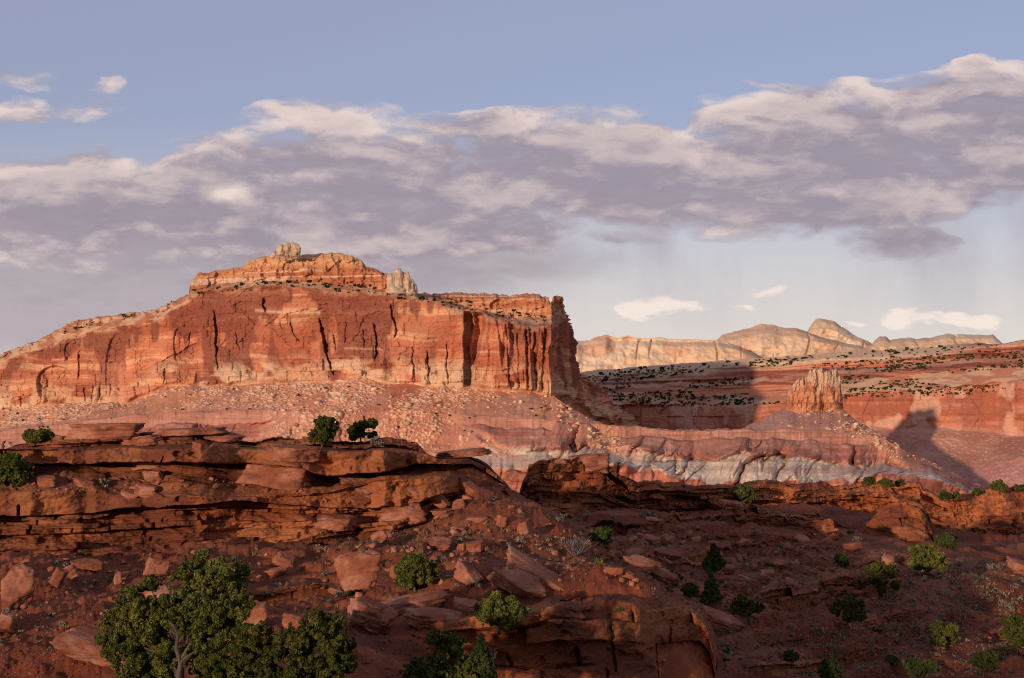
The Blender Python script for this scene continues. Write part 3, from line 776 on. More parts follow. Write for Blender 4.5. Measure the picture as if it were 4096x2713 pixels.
FOOT = [(540, 384), (570, 380), (620, 374), (700, 367), (742, 364), (810, 360), (870, 356), (930, 354), (1000, 349), (1040, 347)]
build_domes('white_dome_ridge', [(520, 345), (570, 341), (590, 340), (598, 336), (606, 335), (616, 338), (628, 335.6), (636, 338), (650, 338), (660, 337), (668, 339), (690, 339.5), (718, 340), (740, 346), (760, 358), (775, 364)], 520, 775, 2250, FOOT, 'long low cream sandstone ridge beside the mesa prow', 181)
build_domes('white_dome', [(690, 362), (706, 350), (718, 339), (722, 335), (736, 331), (750, 328), (760, 324), (770, 324.4), (786, 328), (798, 328.5), (808, 332), (820, 337), (850, 344), (868, 348), (885, 353), (900, 356)], 690, 902, 2350, FOOT, 'broad cream sandstone dome in the middle of the far skyline', 281)
build_domes('white_peak', [(780, 345), (806, 333), (812, 324), (816, 319), (820, 318.4), (834, 321), (844, 328), (854, 335), (864, 339), (872, 344), (890, 350), (910, 352)], 780, 912, 2900, FOOT, 'pointed cream sandstone peak rising behind the broad dome', 381)
build_domes('white_knob_ridge', [(855, 352), (872, 345), (874, 341), (880, 336), (886, 336), (890, 340), (908, 337.4), (916, 339), (930, 337.6), (946, 334), (960, 334.4), (986, 335), (993, 334), (998, 339), (1002, 343), (1015, 348)], 855, 1016, 2300, FOOT, 'knobbly cream sandstone ridge right of the pointed peak', 481)
# ================================================================ near ground
GCP = [(-60, 562, 78), (0, 561, 79), (100, 558, 79), (200, 551, 80), (300, 543, 82), (400, 530, 85), (450, 505, 88), (480, 495, 90), (-300, 562, 78),
       (0, 600, 66), (100, 600, 66), (200, 600, 66), (300, 590, 68), (420, 560, 74), (500, 540, 80), (540, 520, 86), (560, 562, 72), (480, 580, 68), (-300, 600, 66), (505, 489, 94), (520, 503, 92),
       (-60, 690, 48), (0, 690, 48), (150, 700, 46), (300, 700, 46), (370, 650, 54), (440, 624, 58), (530, 607, 60), (600, 604, 61), (650, 606, 62), (-300, 690, 48), (600, 580, 66), (640, 590, 68),
       (450, 735, 48.5), (530, 800, 49), (600, 810, 50), (650, 840, 52), (690, 800, 57), (727, 715, 67), (720, 655, 76), (760, 628, 86), (800, 682, 76), (900, 684, 80), (1024, 684, 84), (1100, 684, 84), (1400, 684, 84),
       (1024, 620, 105), (900, 620, 100), (800, 600, 100), (700, 590, 92), (650, 570, 96), (620, 548, 105), (580, 532, 100), (700, 552, 112), (800, 560, 122), (900, 572, 125), (1024, 582, 130), (1100, 582, 130), (1400, 582, 130),
       (620, 522, 135), (560, 521, 130), (700, 522, 140), (800, 524, 150), (900, 540, 158), (960, 542, 165), (1024, 547, 170), (1100, 547, 170), (1400, 547, 170),
       (540, 517, 150), (640, 521, 160), (760, 508, 175), (850, 512, 185), (940, 537, 190), (1024, 542, 195), (1100, 542, 195)]
GXYZ = [(float(P(u, v, Y)[0]), Y, float(P(u, v, Y)[2])) for u, v, Y in GCP]
GXYZ += [(x, 140, -26) for x in (-70, -40, -20, -8)] + [(x, 112, -9) for x in (-70, -40, -20)] + [(5, 215, -22), (40, 240, -24), (80, 255, -24), (120, 260, -24)] + [(x, 330, -52) for x in (-160, -80, 0, 80, 160, 240)]
GXYZ += [(0, 0, -1.9), (-8, 0, -2.2), (8, 0, -2.0), (0, -12, -1.2), (0, 9, -4.4), (-9, 10, -5.5), (9, 10, -5), (0, 20, -8.4), (-20, 20, -8.8), (20, 20, -9.5), (0, 34, -9.6), (-35, 34, -9.6), (35, 34, -11), (-35, 0, -6.5), (40, 0, -3), (60, 50, -12), (-60, 50, -8),
         (-130, -60, 0), (-109, -60, 2.6), (-92, -60, 4.0), (-82, -60, 1.8), (-70, -60, .6), (-58, -60, 1.8), (-44, -60, 3.5), (30, -60, 7), (90, -60, 6), (-60, -120, 2), (60, -120, 4), (-110, 0, -6), (-60, -15, -5), (-150, -120, -2), (120, 60, -12), (150, -60, 3)]  # unseen rise behind the viewer, heights set to shade the right slope
_G = np.array(GXYZ)
_d = np.hypot(_G[:, None, 0] - _G[None, :, 0], _G[:, None, 1] - _G[None, :, 1])
_m = _G[:, 2].mean()
_w = np.linalg.solve(-np.sqrt(_d ** 2 + 4) + 1e-6 * np.eye(len(_G)), _G[:, 2] - _m)


def zbase(x, y):
    x = np.asarray(x, float); y = np.asarray(y, float)
    z = np.full(np.broadcast(x, y).shape, _m)
    for (gx, gy, _), w_ in zip(_G, _w):
        z = z - w_ * np.sqrt((x - gx) ** 2 + (y - gy) ** 2 + 4)
    return z


def zground(x, y):
    z = zbase(x, y)
    z = z + .8 * fb2(x / 9, y / 9, 201, 4) + .24 * fb2(x / 1.8, y / 1.8, 202, 5, .6)
    # broken strata that step down the slopes
    wr = 1.0 * sst(fb2(x / 16, y / 30, 203, 3), -.25, .25) * sst(x, -4, 6) * sst(y, 60, 75) * (1 - sst(y, 190, 215))
    wl = .5 * sst(fb2(x / 10, y / 14, 206, 3), -.1, .3) * (1 - sst(x, -4, 6)) * sst(y, 55, 62)
    hh = .8
    q = (z + .045 * x + .35 * fb2(x / 7, y / 7, 204, 4, .6)) / hh
    fr = q - np.floor(q)
    st = (np.floor(q) + sst(fr, .62, .92)) - q
    z = z + hh * st * np.clip(wr + wl, 0, 1)
    # loose stones
    for i, (cs, am) in enumerate([(1.1, .17), (.6, .12), (.33, .08)]):
        f1, f2, c = wor2(x / cs + .2 * fb2(x / cs, y / cs, 207, 2), y / cs, 208 + i)
        dens = np.clip(.30 + .35 * fb2(x / 8, y / 8, 205, 3), .04, .8)
        z = z + np.where(c < dens, am * (.4 + .6 * c / dens) * sst(.55 - f1, 0, .35), 0)
    return z


def soil_col(x, y, z):
    n = fb2(x / 6, y / 6, 211, 4)
    c = lerpc((.160, .041, .019), (.225, .064, .029), sst(n, -.5, .5))
    c = lerpc(c, (.105, .033, .020), .6 * sst(fb2(x / 2.2, y / 2.2, 212, 4), .1, .6))
    return lerpc(c, (.21, .085, .045), .5 * sst(fb2(x / 14, y / 14, 213, 4), .25, .6))


def build_near():
    us = np.concatenate([np.linspace(-800, -60, 60), np.arange(-50, 1075, .8), np.linspace(1085, 1800, 60)])
    Ys = 26 * (330 / 26) ** np.linspace(0, 1, 620)
    U, Y = np.meshgrid(us, Ys)
    X = (U - 512) / F * Y * 1.0
    Z = zground(X, Y)
    me = mesh_np('red_slope', np.stack([X, Y, Z], -1).reshape(-1, 3), gridF(*X.shape), soil_col(X, Y, Z).reshape(-1, 3), M_soil)
    tag(link('red_slope', me), 'red soil and rubble slope falling away below the near ledges', 'slope', kind='structure')
    x = np.arange(-260, 261, 2.0); y = np.arange(-220, 30, 2.0)
    X, Y = np.meshgrid(x, y); Z = zbase(X, Y) + .3 * fb2(X / 9, Y / 9, 201, 3) - .15 * sst(Y, 24, 28)
    me = mesh_np('viewpoint_shade_hill', np.stack([X, Y, Z], -1).reshape(-1, 3), gridF(*X.shape), soil_col(X, Y, Z).reshape(-1, 3), M_soil)
    tag(link('viewpoint_shade_hill', me), 'red earth rise under the viewpoint, its unseen back shaped to shade the slope', 'hill', kind='structure')


build_near()


def yground(us_, vs_):
    out = []
    Yg = np.linspace(46, 240, 800)
    for u, v in zip(us_, vs_):
        x, y, z = P(u, v, Yg); g_ = zbase(x, Yg); below = np.nonzero(z < g_)[0]
        out.append(Yg[below[0]] if len(below) else 200.0)
    return np.array(out)


# ---------------------------------------------------------------- ledges of bedded sandstone
def rock_col(x, z, s=0, k=1.0):
    n = fb2(x / 5, z / 2.2, 221 + s, 4); bd = fb2(x / 40, z / .5 + .3 * fb2(x / 8, z / 4, 220 + s, 2), 222 + s, 3, .6)
    c = lerpc((.20, .058, .023), (.31, .105, .04), sst(n + .4 * bd, -.55, .55))
    c = lerpc(c, (.10, .032, .020), .65 * sst(fb2(x / 3.2, z / 3.6, 223 + s, 4), .12, .5))
    c = lerpc(c, (.31, .12, .05), .5 * sst(fb2(x / 7, z / 1.6, 224 + s, 3), .28, .6))
    return c * k


def bedded(A, T, bands, seed, fine=1.0):
    """block and bed relief in metres. bands: (T0, T1, beds, block width, amplitude, crevice)"""
    s = A[..., 0] + .25 * A[..., 1]; z = A[..., 2]
    d = .17 * fb2(s / .9, z / .6, seed + 1, 4, .62) * fine + .45 * fb2(s / 4, z / 2.2, seed + 2, 4)
    for (t0, t1, nb, wd, am, cr) in bands:
        m = sst(T, t0 - .02, t0 + .02) * (1 - sst(T, t1 - .02, t1 + .02))
        q = np.clip((T - t0) / (t1 - t0), 0, .9999) * nb
        q = np.clip(q + .25 * fb2(s / (wd * 1.3), q * .5, seed + 5, 3), 0, nb - .001)
        r, e = blocks(s + .15 * fb2(s / 1.5, z / 1.0, seed + 6, 3), q + nb * 7 + t0 * 13, wd, seed)
        bedoff = (vn2(s / (wd * 3.5), np.floor(q) * 5.3, seed + 7) - .5) * am
        fq = q - np.floor(q); edge = np.minimum(fq, 1 - fq) * (1 if nb > 1 else 0) + (1 if nb == 1 else 0)
        crk = sst(fb2(s / 5, z / 1.5, seed + 12, 3), -.05, .45)
        slope_ = (r - .5) * 2 * np.minimum(e, wd * .3) * .5 * am      # faces of blocks are tilted, not parallel
        d = d + m * ((r - .5) * am * 1.1 + slope_ + bedoff - cr * crk * (1 - sst(e, 0, .13)) - .6 * cr * sst(fb2(s / 7, q, seed + 13, 2), -.35, .3) * (1 - sst(edge, 0, .14)))
        d = d + m * am * (.42 if nb > 2 else .2) * fb2(s / 1.9, z / (.55 if nb > 2 else 1.1), seed + 14, 4, .55)
        # weathered hollows
        f1, f2, c = wor2(s / .75 + .3 * fb2(s, z, seed + 8, 2), z / .55, seed + 9)
        d = d - m * .3 * am * np.where((c > .55), sst(.42 - f1, 0, .25), 0) * sst(fb2(s / 5, z / 3, seed + 10, 2), -.1, .3)
    return d


LED_SKY = [(-90, 452), (0, 448.5), (23, 442.5), (38, 440), (55.7, 438.5), (66, 437), (76, 434), (98, 434), (128, 435), (137, 434), (162, 432), (180, 431), (197, 431), (220, 434), (232, 440.4), (254.6, 442), (272, 438), (296, 438), (322, 438.5), (334, 440.6), (350, 440.6), (384, 439), (402, 438.5), (418, 443), (426, 451), (430, 459), (443, 457), (461, 456.5), (478, 459), (490, 468), (503, 483), (512, 500), (525, 512)]
LB = [[(-90, 562), (0, 560), (100, 557), (200, 550), (300, 541), (400, 528), (430, 518), (480, 500), (505, 490), (525, 514)],
      [(-90, 518), (0, 516), (92, 511), (186, 504), (240, 500), (328, 507), (400, 508), (430, 497), (480, 488), (505, 487), (525, 513.5)],
      [(-90, 497), (0, 494), (93, 489), (116, 494), (186, 494), (240, 497), (328, 494), (380, 482), (432, 477), (470, 474), (505, 485), (525, 513)],
      [(-90, 466), (0, 465), (17, 465), (81, 464), (116, 461), (197, 463.5), (240, 462), (300, 468), (328, 476), (380, 474), (417, 464), (440, 465), (473, 464), (505, 484), (525, 512.8)],
      [(-90, 451), (0, 450), (90, 448.5), (116, 447), (244, 447), (300, 450), (330, 451), (380, 449), (427, 454), (440, 459), (470, 459), (490, 469), (505, 483.5), (525, 512.5)]]


def stepn(x, wd, seed):
    """0..1, constant over joint-bounded stretches of uneven length"""
    q = x / wd + 1.1 * vn2(x / (wd * 2.3), x * 0, seed)
    i = np.floor(q); f = q - i
    a = _h(i.astype(np.int64), np.full(1, seed), np.full(1, 3)); b = _h(i.astype(np.int64) + 1, np.full(1, seed), np.full(1, 3))
    t = sst(f, .84, 1.0)
    return a * (1 - t) + b * t


def build_left_ledge():
    us = np.arange(-90, 522, .62)
    j = lambda a, f, s: a * fb2(us / f, us * 0, s, 4, .55)
    B0, B1, B2, B3, B4 = [cur(us, b) + j(.9, 22, 230 + i) for i, b in enumerate(LB)]
    en = 1 - sst(us, 425, 470)
    st_ = lambda w_, sd_: (stepn(us, w_, sd_) - .5) * en * .6
    B1 = B1 + 4.5 * st_(34, 261); B2 = B2 + 5 * st_(27, 262); B3 = B3 + 4.5 * st_(38, 263); B4 = B4 + 5 * st_(30, 264)
    sk = cur(us, LED_SKY) + j(.7, 9, 236) + 4.5 * st_(21, 265) + 2 * st_(9, 266)
    lim = lambda a, b, g_: np.minimum(a, b - g_)
    B1 = lim(B1, B0, 1); B2 = lim(B2, B1, .6); B3 = lim(B3, B2, .4); B4 = lim(B4, B3, .4); sk = lim(sk, B4, .4)
    Y = cur(us, [(-90, 82), (0, 83), (200, 85), (300, 87), (400, 89), (450, 91), (480, 93), (522, 96)]) + 1.2 * fb2(us / 60, us * 0, 237, 2)
    e = 1 - .75 * sst(us, 430, 500)
    und = e * (.75 + .45 * sst(fb2(us / 60, us * 0, 238, 2), -.5, .2))
    knots = [('z', P(us, B0, Y)[2] - 2.5, Y - 2.6), ('v', B0, Y - 2.5), ('v', B0 * .45 + B1 * .55, Y - 2.0), ('v', B1 + .8, Y - 1.2), ('v', B1, Y - 1.2 - 1.6 * und), ('v', B2, Y - 1.2 - 1.4 * und),
             ('v', B2 * .35 + B3 * .65, Y - .1), ('v', B3 + .8, Y + .9), ('v', B3, Y + .7 - 2.4 * und), ('v', B4, Y + .6 - 2.0 * und), ('v', B4 * .75 + sk * .25, Y + .9), ('v', B4 * .4 + sk * .6, Y + 1.5), ('v', sk, Y + 2.6), ('z', P(us, sk, Y + 2.6)[2] - .5, Y + 14), ('z', -30, Y + 45)]
    seg = [6, 46, 34, 6, 30, 30, 22, 10, 26, 10, 10, 16, 10, 8]

    def disp(A, T, U):
        d = bedded(A, T, [(1, 2, 3, 4.6, 1.1, .7), (2, 3, 4, 2.8, .8, .5), (4, 5, 1, 4.8, 1.1, .9), (8, 9, 1, 5.5, 1.4, .9), (10, 12.3, 4, 2.8, 1.4, .5)], 240)
        soil = sst(T, 5.1, 5.4) * (1 - sst(T, 6.6, 6.9))
        f1, f2, c = wor2(A[..., 0] / .8, T * 5, 251)
        dz = soil * .25 * fb2(A[..., 0] / 2.2, T * 3, 251, 4) + .3 * sst(T, 11.5, 12) * (vn2(A[..., 0] / 1.2, A[..., 1] / 1.2, 252) - .5)
        return d * (1 - .6 * soil) * (1 - sst(T, 12.5, 13)) * sst(T, .3, 1), dz

    def colf(B, T, U):
        c = rock_col(B[..., 0], B[..., 2])
        so = soil_col(B[..., 0], B[..., 1], B[..., 2])
        return lerpc(c, so, .8 * sst(T, 5.2, 5.6) * (1 - sst(T, 6.7, 6.95)))
    o, B, T = sweep('rock_ledge', us, knots, seg, disp, colf, M_fg)
    tag(o, 'thick overhanging red sandstone ledge with boulders lying along it', 'rock ledge', kind='structure')


build_left_ledge()


def build_ridge(name, label, u0, u1, sky, base, Yp, seed, run=3.0, nb=8, wd=4.0, am=.9, step=.62, over=0.0, back=14, soilfrac=0.0, kcol=1.0, drop=25, fade=0):
    us = np.arange(u0, u1, step)
    if Yp is None: Yp = list(zip([p[0] for p in base], yground([p[0] for p in base], [p[1] for p in base])))
    j = lambda a, f, s: a * fb2(us / f, us * 0, s, 4, .55)
    sk = cur(us, sky) + j(.8, 8, seed + 20) - .8 * (vn2(us / 9, us * 0, seed + 21) > .6)
    b = cur(us, base); sk = np.minimum(sk, b - .6)
    if fade:
        ed = sst(us, u0, u0 + fade) * (1 - sst(us, u1 - fade, u1)) * (.35 + .65 * sst(fb2(us / 14, us * 0, seed + 22, 3), -.4, .3)); sk = b + 1.5 - (b + 1.5 - sk) * ed
    Y = cur(us, Yp)
    h = np.maximum(P(us, sk, Y)[2] - P(us, b, Y)[2], .05)
    rr = run * np.clip(h / 6, .15, 1.5)
    knots = [('z', P(us, b, Y)[2] - 3, Y - .3), ('v', b, Y), ('v', b * .55 + sk * .45, Y + rr * (.45 + soilfrac)), ('v', b * .22 + sk * .78, Y + rr * (.7 + soilfrac)), ('v', sk, Y + rr * (1 + soilfrac) - over * np.clip(h / 4, 0, 1)), ('z', P(us, sk, Y + rr)[2] - .6, Y + rr + back), ('z', P(us, b, Y)[2] - drop, Y + rr + back * 3)]
    hp = float(np.max(b - sk)); n = max(12, int(hp * 1.5))
    seg = [4, int(n * .45) + 4, int(n * .34) + 4, int(n * .25) + 5, 12, 8]

    def disp(A, T, U):
        d = bedded(A, T, [(1, 2, max(2, nb // 2), wd, am, .4), (2, 3, max(2, nb // 3), wd * .9, am, .4), (3, 4.2, 2, wd * 1.3, am * 1.1, .5)], seed)
        s = A[..., 0]; d = d + .9 * am * (rg2(s / 5, A[..., 2] / 9, seed + 30, 3) - .5)
        return d * sst(T, .3, 1) * (1 - sst(T, 4.4, 5)), .25 * sst(T, 3.8, 4.1) * fb2(A[..., 0] / 1.5, A[..., 1] / 1.5, seed + 31, 3)

    def colf(B, T, U):
        return lerpc(rock_col(B[..., 0], B[..., 2], seed, kcol), soil_col(B[..., 0], B[..., 1], B[..., 2]), sst(T, 4.2, 4.8) * .6)
    o, B, T = sweep(name, us, knots, seg, disp, colf, M_fg)
    tag(o, label, 'rock ledge', kind='structure')


build_ridge('rock_ridge', 'long broken red ledge forming the crest beyond the dark slope', 600, 1110,
            [(600, 474), (616, 476), (632.8, 481.8), (677, 482.5), (688, 486), (732, 487), (745.6, 482.8), (770, 481.7), (787.7, 485), (798.7, 485), (825, 483), (832, 486.5), (863, 484), (898, 485.5), (920, 482.5), (923, 490), (938, 497), (953.6, 497.5), (975.8, 493.5), (995.7, 489), (1024, 487.5), (1110, 486)],
            [(600, 520), (640, 523), (700, 516), (760, 511), (850, 517), (900, 524), (940, 542), (1024, 547), (1110, 547)], [(600, 160), (700, 172), (760, 182), (850, 192), (940, 197), (1024, 202), (1110, 206)], 301, run=4.0, nb=10, wd=6.0, am=1.8, step=.5, drop=30, kcol=1.2)
build_ridge('rock_tower', 'tall bedded red rock knob lit orange at the left of the crest', 518, 640,
            [(518, 500), (522, 484), (527, 472), (529, 465), (542, 461), (556, 460), (568, 459), (580, 457.5), (600, 458), (606, 462), (616, 473), (626, 480), (640, 487)],
            [(518, 515), (540, 517), (584, 522), (622, 522), (640, 522)], [(518, 143), (560, 146), (600, 148), (640, 152)], 341, run=2.5, nb=10, wd=4.0, am=1.5, step=.5, over=1.2, drop=20)
build_ridge('slab_ledge', 'low undercut pale slab ledge running up the shaded slope', 585, 830,
            [(585, 524), (600, 521), (640, 516), (680, 511), (715, 505), (735, 503), (760, 506), (800, 508), (830, 512)], [(585, 527), (640, 526), (700, 521), (760, 517), (830, 520)], None, 361, run=1.2, nb=4, wd=3.0, am=.9, over=1.4, back=9, drop=9, fade=20)
build_ridge('lower_ledge', 'dark bedded red rock ledge at the bottom of the view', 440, 716,
            [(440, 640), (446, 626), (470, 622), (500, 618), (530, 612), (560, 606), (585, 607), (600, 605), (622, 606), (640, 607), (650, 611), (690, 610), (700, 616), (709, 632), (714, 655), (716, 680)],
            [(440, 700), (530, 760), (640, 770), (690, 750), (716, 710)], [(440, 53), (530, 53.5), (600, 54), (640, 55), (660, 57), (716, 62)], 381, run=2.0, nb=7, wd=2.6, am=.75, back=8, step=.8, drop=6)
build_ridge('rock_outcrop', 'rounded lit red rock outcrop below the crest', 866, 936, [(866, 524), (876, 515), (886, 507), (896, 503.5), (910, 502.5), (920, 505), (928, 516), (933, 530), (936, 545)],
            [(866, 527), (885, 536), (905, 546), (925, 550), (936, 550)], [(866, 158), (900, 154), (925, 154), (936, 157)], 401, run=3.0, nb=6, wd=3.0, am=1.0, back=6, drop=8, kcol=1.15)
build_ridge('rock_stub', 'small lit stub of bedded rock on the shaded slope', 806, 838, [(806, 525), (811, 521.5), (825, 520.5), (833, 522), (836, 534), (838, 540)], [(806, 527), (818, 533), (830, 541), (838, 543)], None, 421, run=1.6, nb=5, wd=1.8, am=.7, back=4, drop=6, kcol=1.2)
build_ridge('rock_bench', 'broken rock bench crossing the shaded slope low on the right', 736, 905, [(736, 604), (760, 592), (800, 584), (840, 577), (872, 571), (890, 569), (905, 574)], [(736, 608), (770, 603), (800, 597), (850, 590), (880, 583), (905, 578)], None, 441, run=1.5, nb=4, wd=3.4, am=.8, over=1.2, back=8, drop=8, kcol=.95, fade=14)
LOW = [([(690, 552), (740, 541), (800, 533), (835, 529)], [(690, 556), (740, 547), (800, 540), (835, 535)], [(690, 114), (835, 122)]),
       ([(640, 560), (680, 556), (715, 560)], [(640, 567), (680, 566), (715, 566)], [(640, 100), (715, 106)]),
       ([(770, 640), (820, 630), (880, 618), (935, 606)], [(770, 644), (820, 637), (880, 626), (935, 611)], [(770, 84), (935, 98)]),
       ([(820, 594), (870, 586), (915, 577), (936, 574)], [(820, 598), (870, 594), (915, 586), (936, 579)], [(820, 108), (936, 118)]),
       ([(730, 668), (790, 662), (850, 652), (890, 642)], [(730, 672), (790, 669), (850, 659), (890, 647)], [(730, 76), (890, 86)]),
       ([(690, 520), (740, 514), (800, 517), (850, 522)], [(690, 525), (740, 522), (800, 525), (850, 527)], [(690, 139), (850, 156)]),
       ([(860, 560), (920, 556), (960, 562)], [(860, 565), (920, 564), (960, 567)], [(860, 132), (960, 136)]),
       ([(590, 558), (630, 553), (660, 549)], [(590, 564), (630, 561), (660, 555)], [(590, 92), (660, 104)]),
       ([(380, 592), (440, 588), (490, 583), (525, 596)], [(380, 597), (440, 596), (490, 592), (525, 600)], [(380, 66), (525, 65)]),
       ([(200, 598), (250, 590), (300, 585), (335, 582)], [(200, 602), (250, 596), (300, 591), (335, 586)], [(200, 67), (335, 69)]),
       ([(30, 640), (60, 634), (100, 630), (125, 634)], [(30, 645), (60, 642), (100, 638), (125, 638)], [(30, 55), (125, 57)])]
for i, (a, b, y) in enumerate(LOW):
    build_ridge('low_ledge', ['thin dark ledge of broken rock above the shaded slope', 'short rock step in the dark gully', 'long thin rock step low on the right slope', 'thin rock step ending below the lit outcrop', 'lowest rock step on the right slope', 'thin broken step under the slab ledge', 'faint rock step before the crest wall', 'rock step beside the bare grey shrub', 'low bedded step under the boulders of the spur', 'low rock step right of the big juniper crown', 'thin rock step above the long pitted boulder'][i],
                a[0][0], a[-1][0], a, b, list(zip([p[0] for p in b], yground([p[0] for p in b], [p[1] for p in b]))), 461 + i * 7, run=.8, nb=3, wd=1.8, am=.45, over=.7, back=7, drop=5, fade=16)
# ================================================================ things
bpy.context.view_layer.update()
DG = bpy.context.evaluated_depsgraph_get()


def hit(u, v):
    """first surface seen at picture position (u, v): point, normal, name"""
    x, y, z = P(u, v, 1.0)
    d = Vector((float(x), float(y), float(z))).normalized()
    ok, loc, nrm, _, ob, _ = SC.ray_cast(DG, (0, 0, 0), d)
    return (loc, nrm, ob.name) if ok else (None, None, None)


def drop(x, y, z0=60):
    ok, loc, nrm, _, ob, _ = SC.ray_cast(DG, (x, y, z0), (0, 0, -1))
    return loc if ok else Vector((x, y, -50))


def ico(sub):
    bm = bmesh.new(); bmesh.ops.create_icosphere(bm, subdivisions=sub, radius=1.0)
    V = np.array([v.co[:] for v in bm.verts]); Fc = np.array([[v.index for v in f.verts] for f in bm.faces])
    bm.free(); return V, Fc


ICO = {k: ico(k) for k in (1, 2, 3, 4, 5)}


def rock_mesh(name, seed, sx, sy, sz, kind='b', sub=4, far=None):
    """an angular weathered block whose box is sx * sy * sz, foot at z = 0"""
    r = np.random.default_rng(seed)
    D, Fc = ICO[sub]
    pl = []
    if kind == 's':       # bedded slab: flat top and bottom, polygonal outline
        n = r.integers(5, 8); a0 = r.random() * 6.3
        for i in range(n):
            a = a0 + 6.283 * (i + .5 * (r.random() - .5)) / n
            nn = np.array([math.cos(a), math.sin(a), (r.random() - .6) * .5]); pl.append((nn / np.linalg.norm(nn), .72 + .28 * r.random()))
        for sg in (1, -1):
            nn = np.array([(r.random() - .5) * .22, (r.random() - .5) * .22, sg]); pl.append((nn / np.linalg.norm(nn), .62 + .1 * r.random()))
        kk = 40
    else:
        for ax in range(3):
            for sg in (1, -1):
                nn = np.array([0, 0, 0.]); nn[ax] = sg; nn += (r.random(3) - .5) * .55; pl.append((nn / np.linalg.norm(nn), .66 + .22 * r.random()))
        for i in range(7):
            nn = r.normal(size=3); pl.append((nn / np.linalg.norm(nn), .80 + .22 * r.random()))
        kk = 36
    S = np.zeros(len(D))
    for nn, h in pl: S += np.exp(kk * np.minimum((D @ nn) / h, 1.6) - 30)
    rad = 1.0 / np.maximum((np.log(S) + 30) / kk, .3)
    V = D * rad[:, None]
    V /= np.abs(V).max(0)
    o = r.random(3) * 50
    Q = V + o
    dsp = .075 * fb3(Q[:, 0] * 1.6, Q[:, 1] * 1.6, Q[:, 2] * 1.6, 3, 3) - .10 * sst(vn3(Q[:, 0] * 2.2, Q[:, 1] * 2.2, Q[:, 2] * 2.6, 19), .68, .9) + .06 * fb3(Q[:, 0] * 5, Q[:, 1] * 5, Q[:, 2] * 6, 9, 3, .6)
    lay = (vn3(Q[:, 0] * .5, Q[:, 1] * .5, Q[:, 2] * 5.5, 15) - .5) * .13
    V = V * (1 + dsp)[:, None]; V[:, :2] *= (1 + lay)[:, None]
    V = V * np.array([sx, sy, sz]) * .5
    V[:, 2] -= V[:, 2].min()
    W_ = V * (1.0 if far is None else 1.0) + o * 9
    n1 = fb3(W_[:, 0] / 1.1, W_[:, 1] / 1.1, W_[:, 2] / .7, 21, 4); n2 = fb3(W_[:, 0] / .8, W_[:, 1] / .8, W_[:, 2] / .5, 31, 3)
    if far is None:
        c = lerpc((.24, .08, .042), (.34, .13, .075), sst(n1, -.5, .5)); c = lerpc(c, (.11, .038, .025), .55 * sst(n2, .25, .6)); c = lerpc(c, (.36, .19, .12), .5 * sst(n1 - n2, .5, .9))
    else:
        c = np.tile(np.array(far), (len(V), 1)) * (1 + .18 * n1)[:, None]
    return mesh_np(name, V, Fc, c, M_boul if far is None else M_talus)


def put_rock(name, label, group, u, v, w, h, kind='b', roll=0, pitch=0, yaw=0, dep=.8, sub=5, seed=0, sink=.05, cat='boulder', tex=None):
    loc, nrm, on = hit(u, v)
    if loc is None: return None
    k = loc.y / F
    sx, sy = w * k * 1.06, w * k * dep
    sp, cp = math.sin(R(abs(pitch))), math.cos(R(pitch))
    sz = max(.38 * h * k, (1.12 * h * k - .8 * sy * sp) / cp)
    me = rock_mesh(name, 1000 + seed, sx, sy, sz, kind, sub)
    o = link(name, me)
    o.rotation_euler = (R(-pitch), R(roll), R(yaw))
    o.location = loc + Vector((0, sy * .42 * cp, sy * .38 * sp - sink * sz))
    tag(o, label, cat, group)
    return o


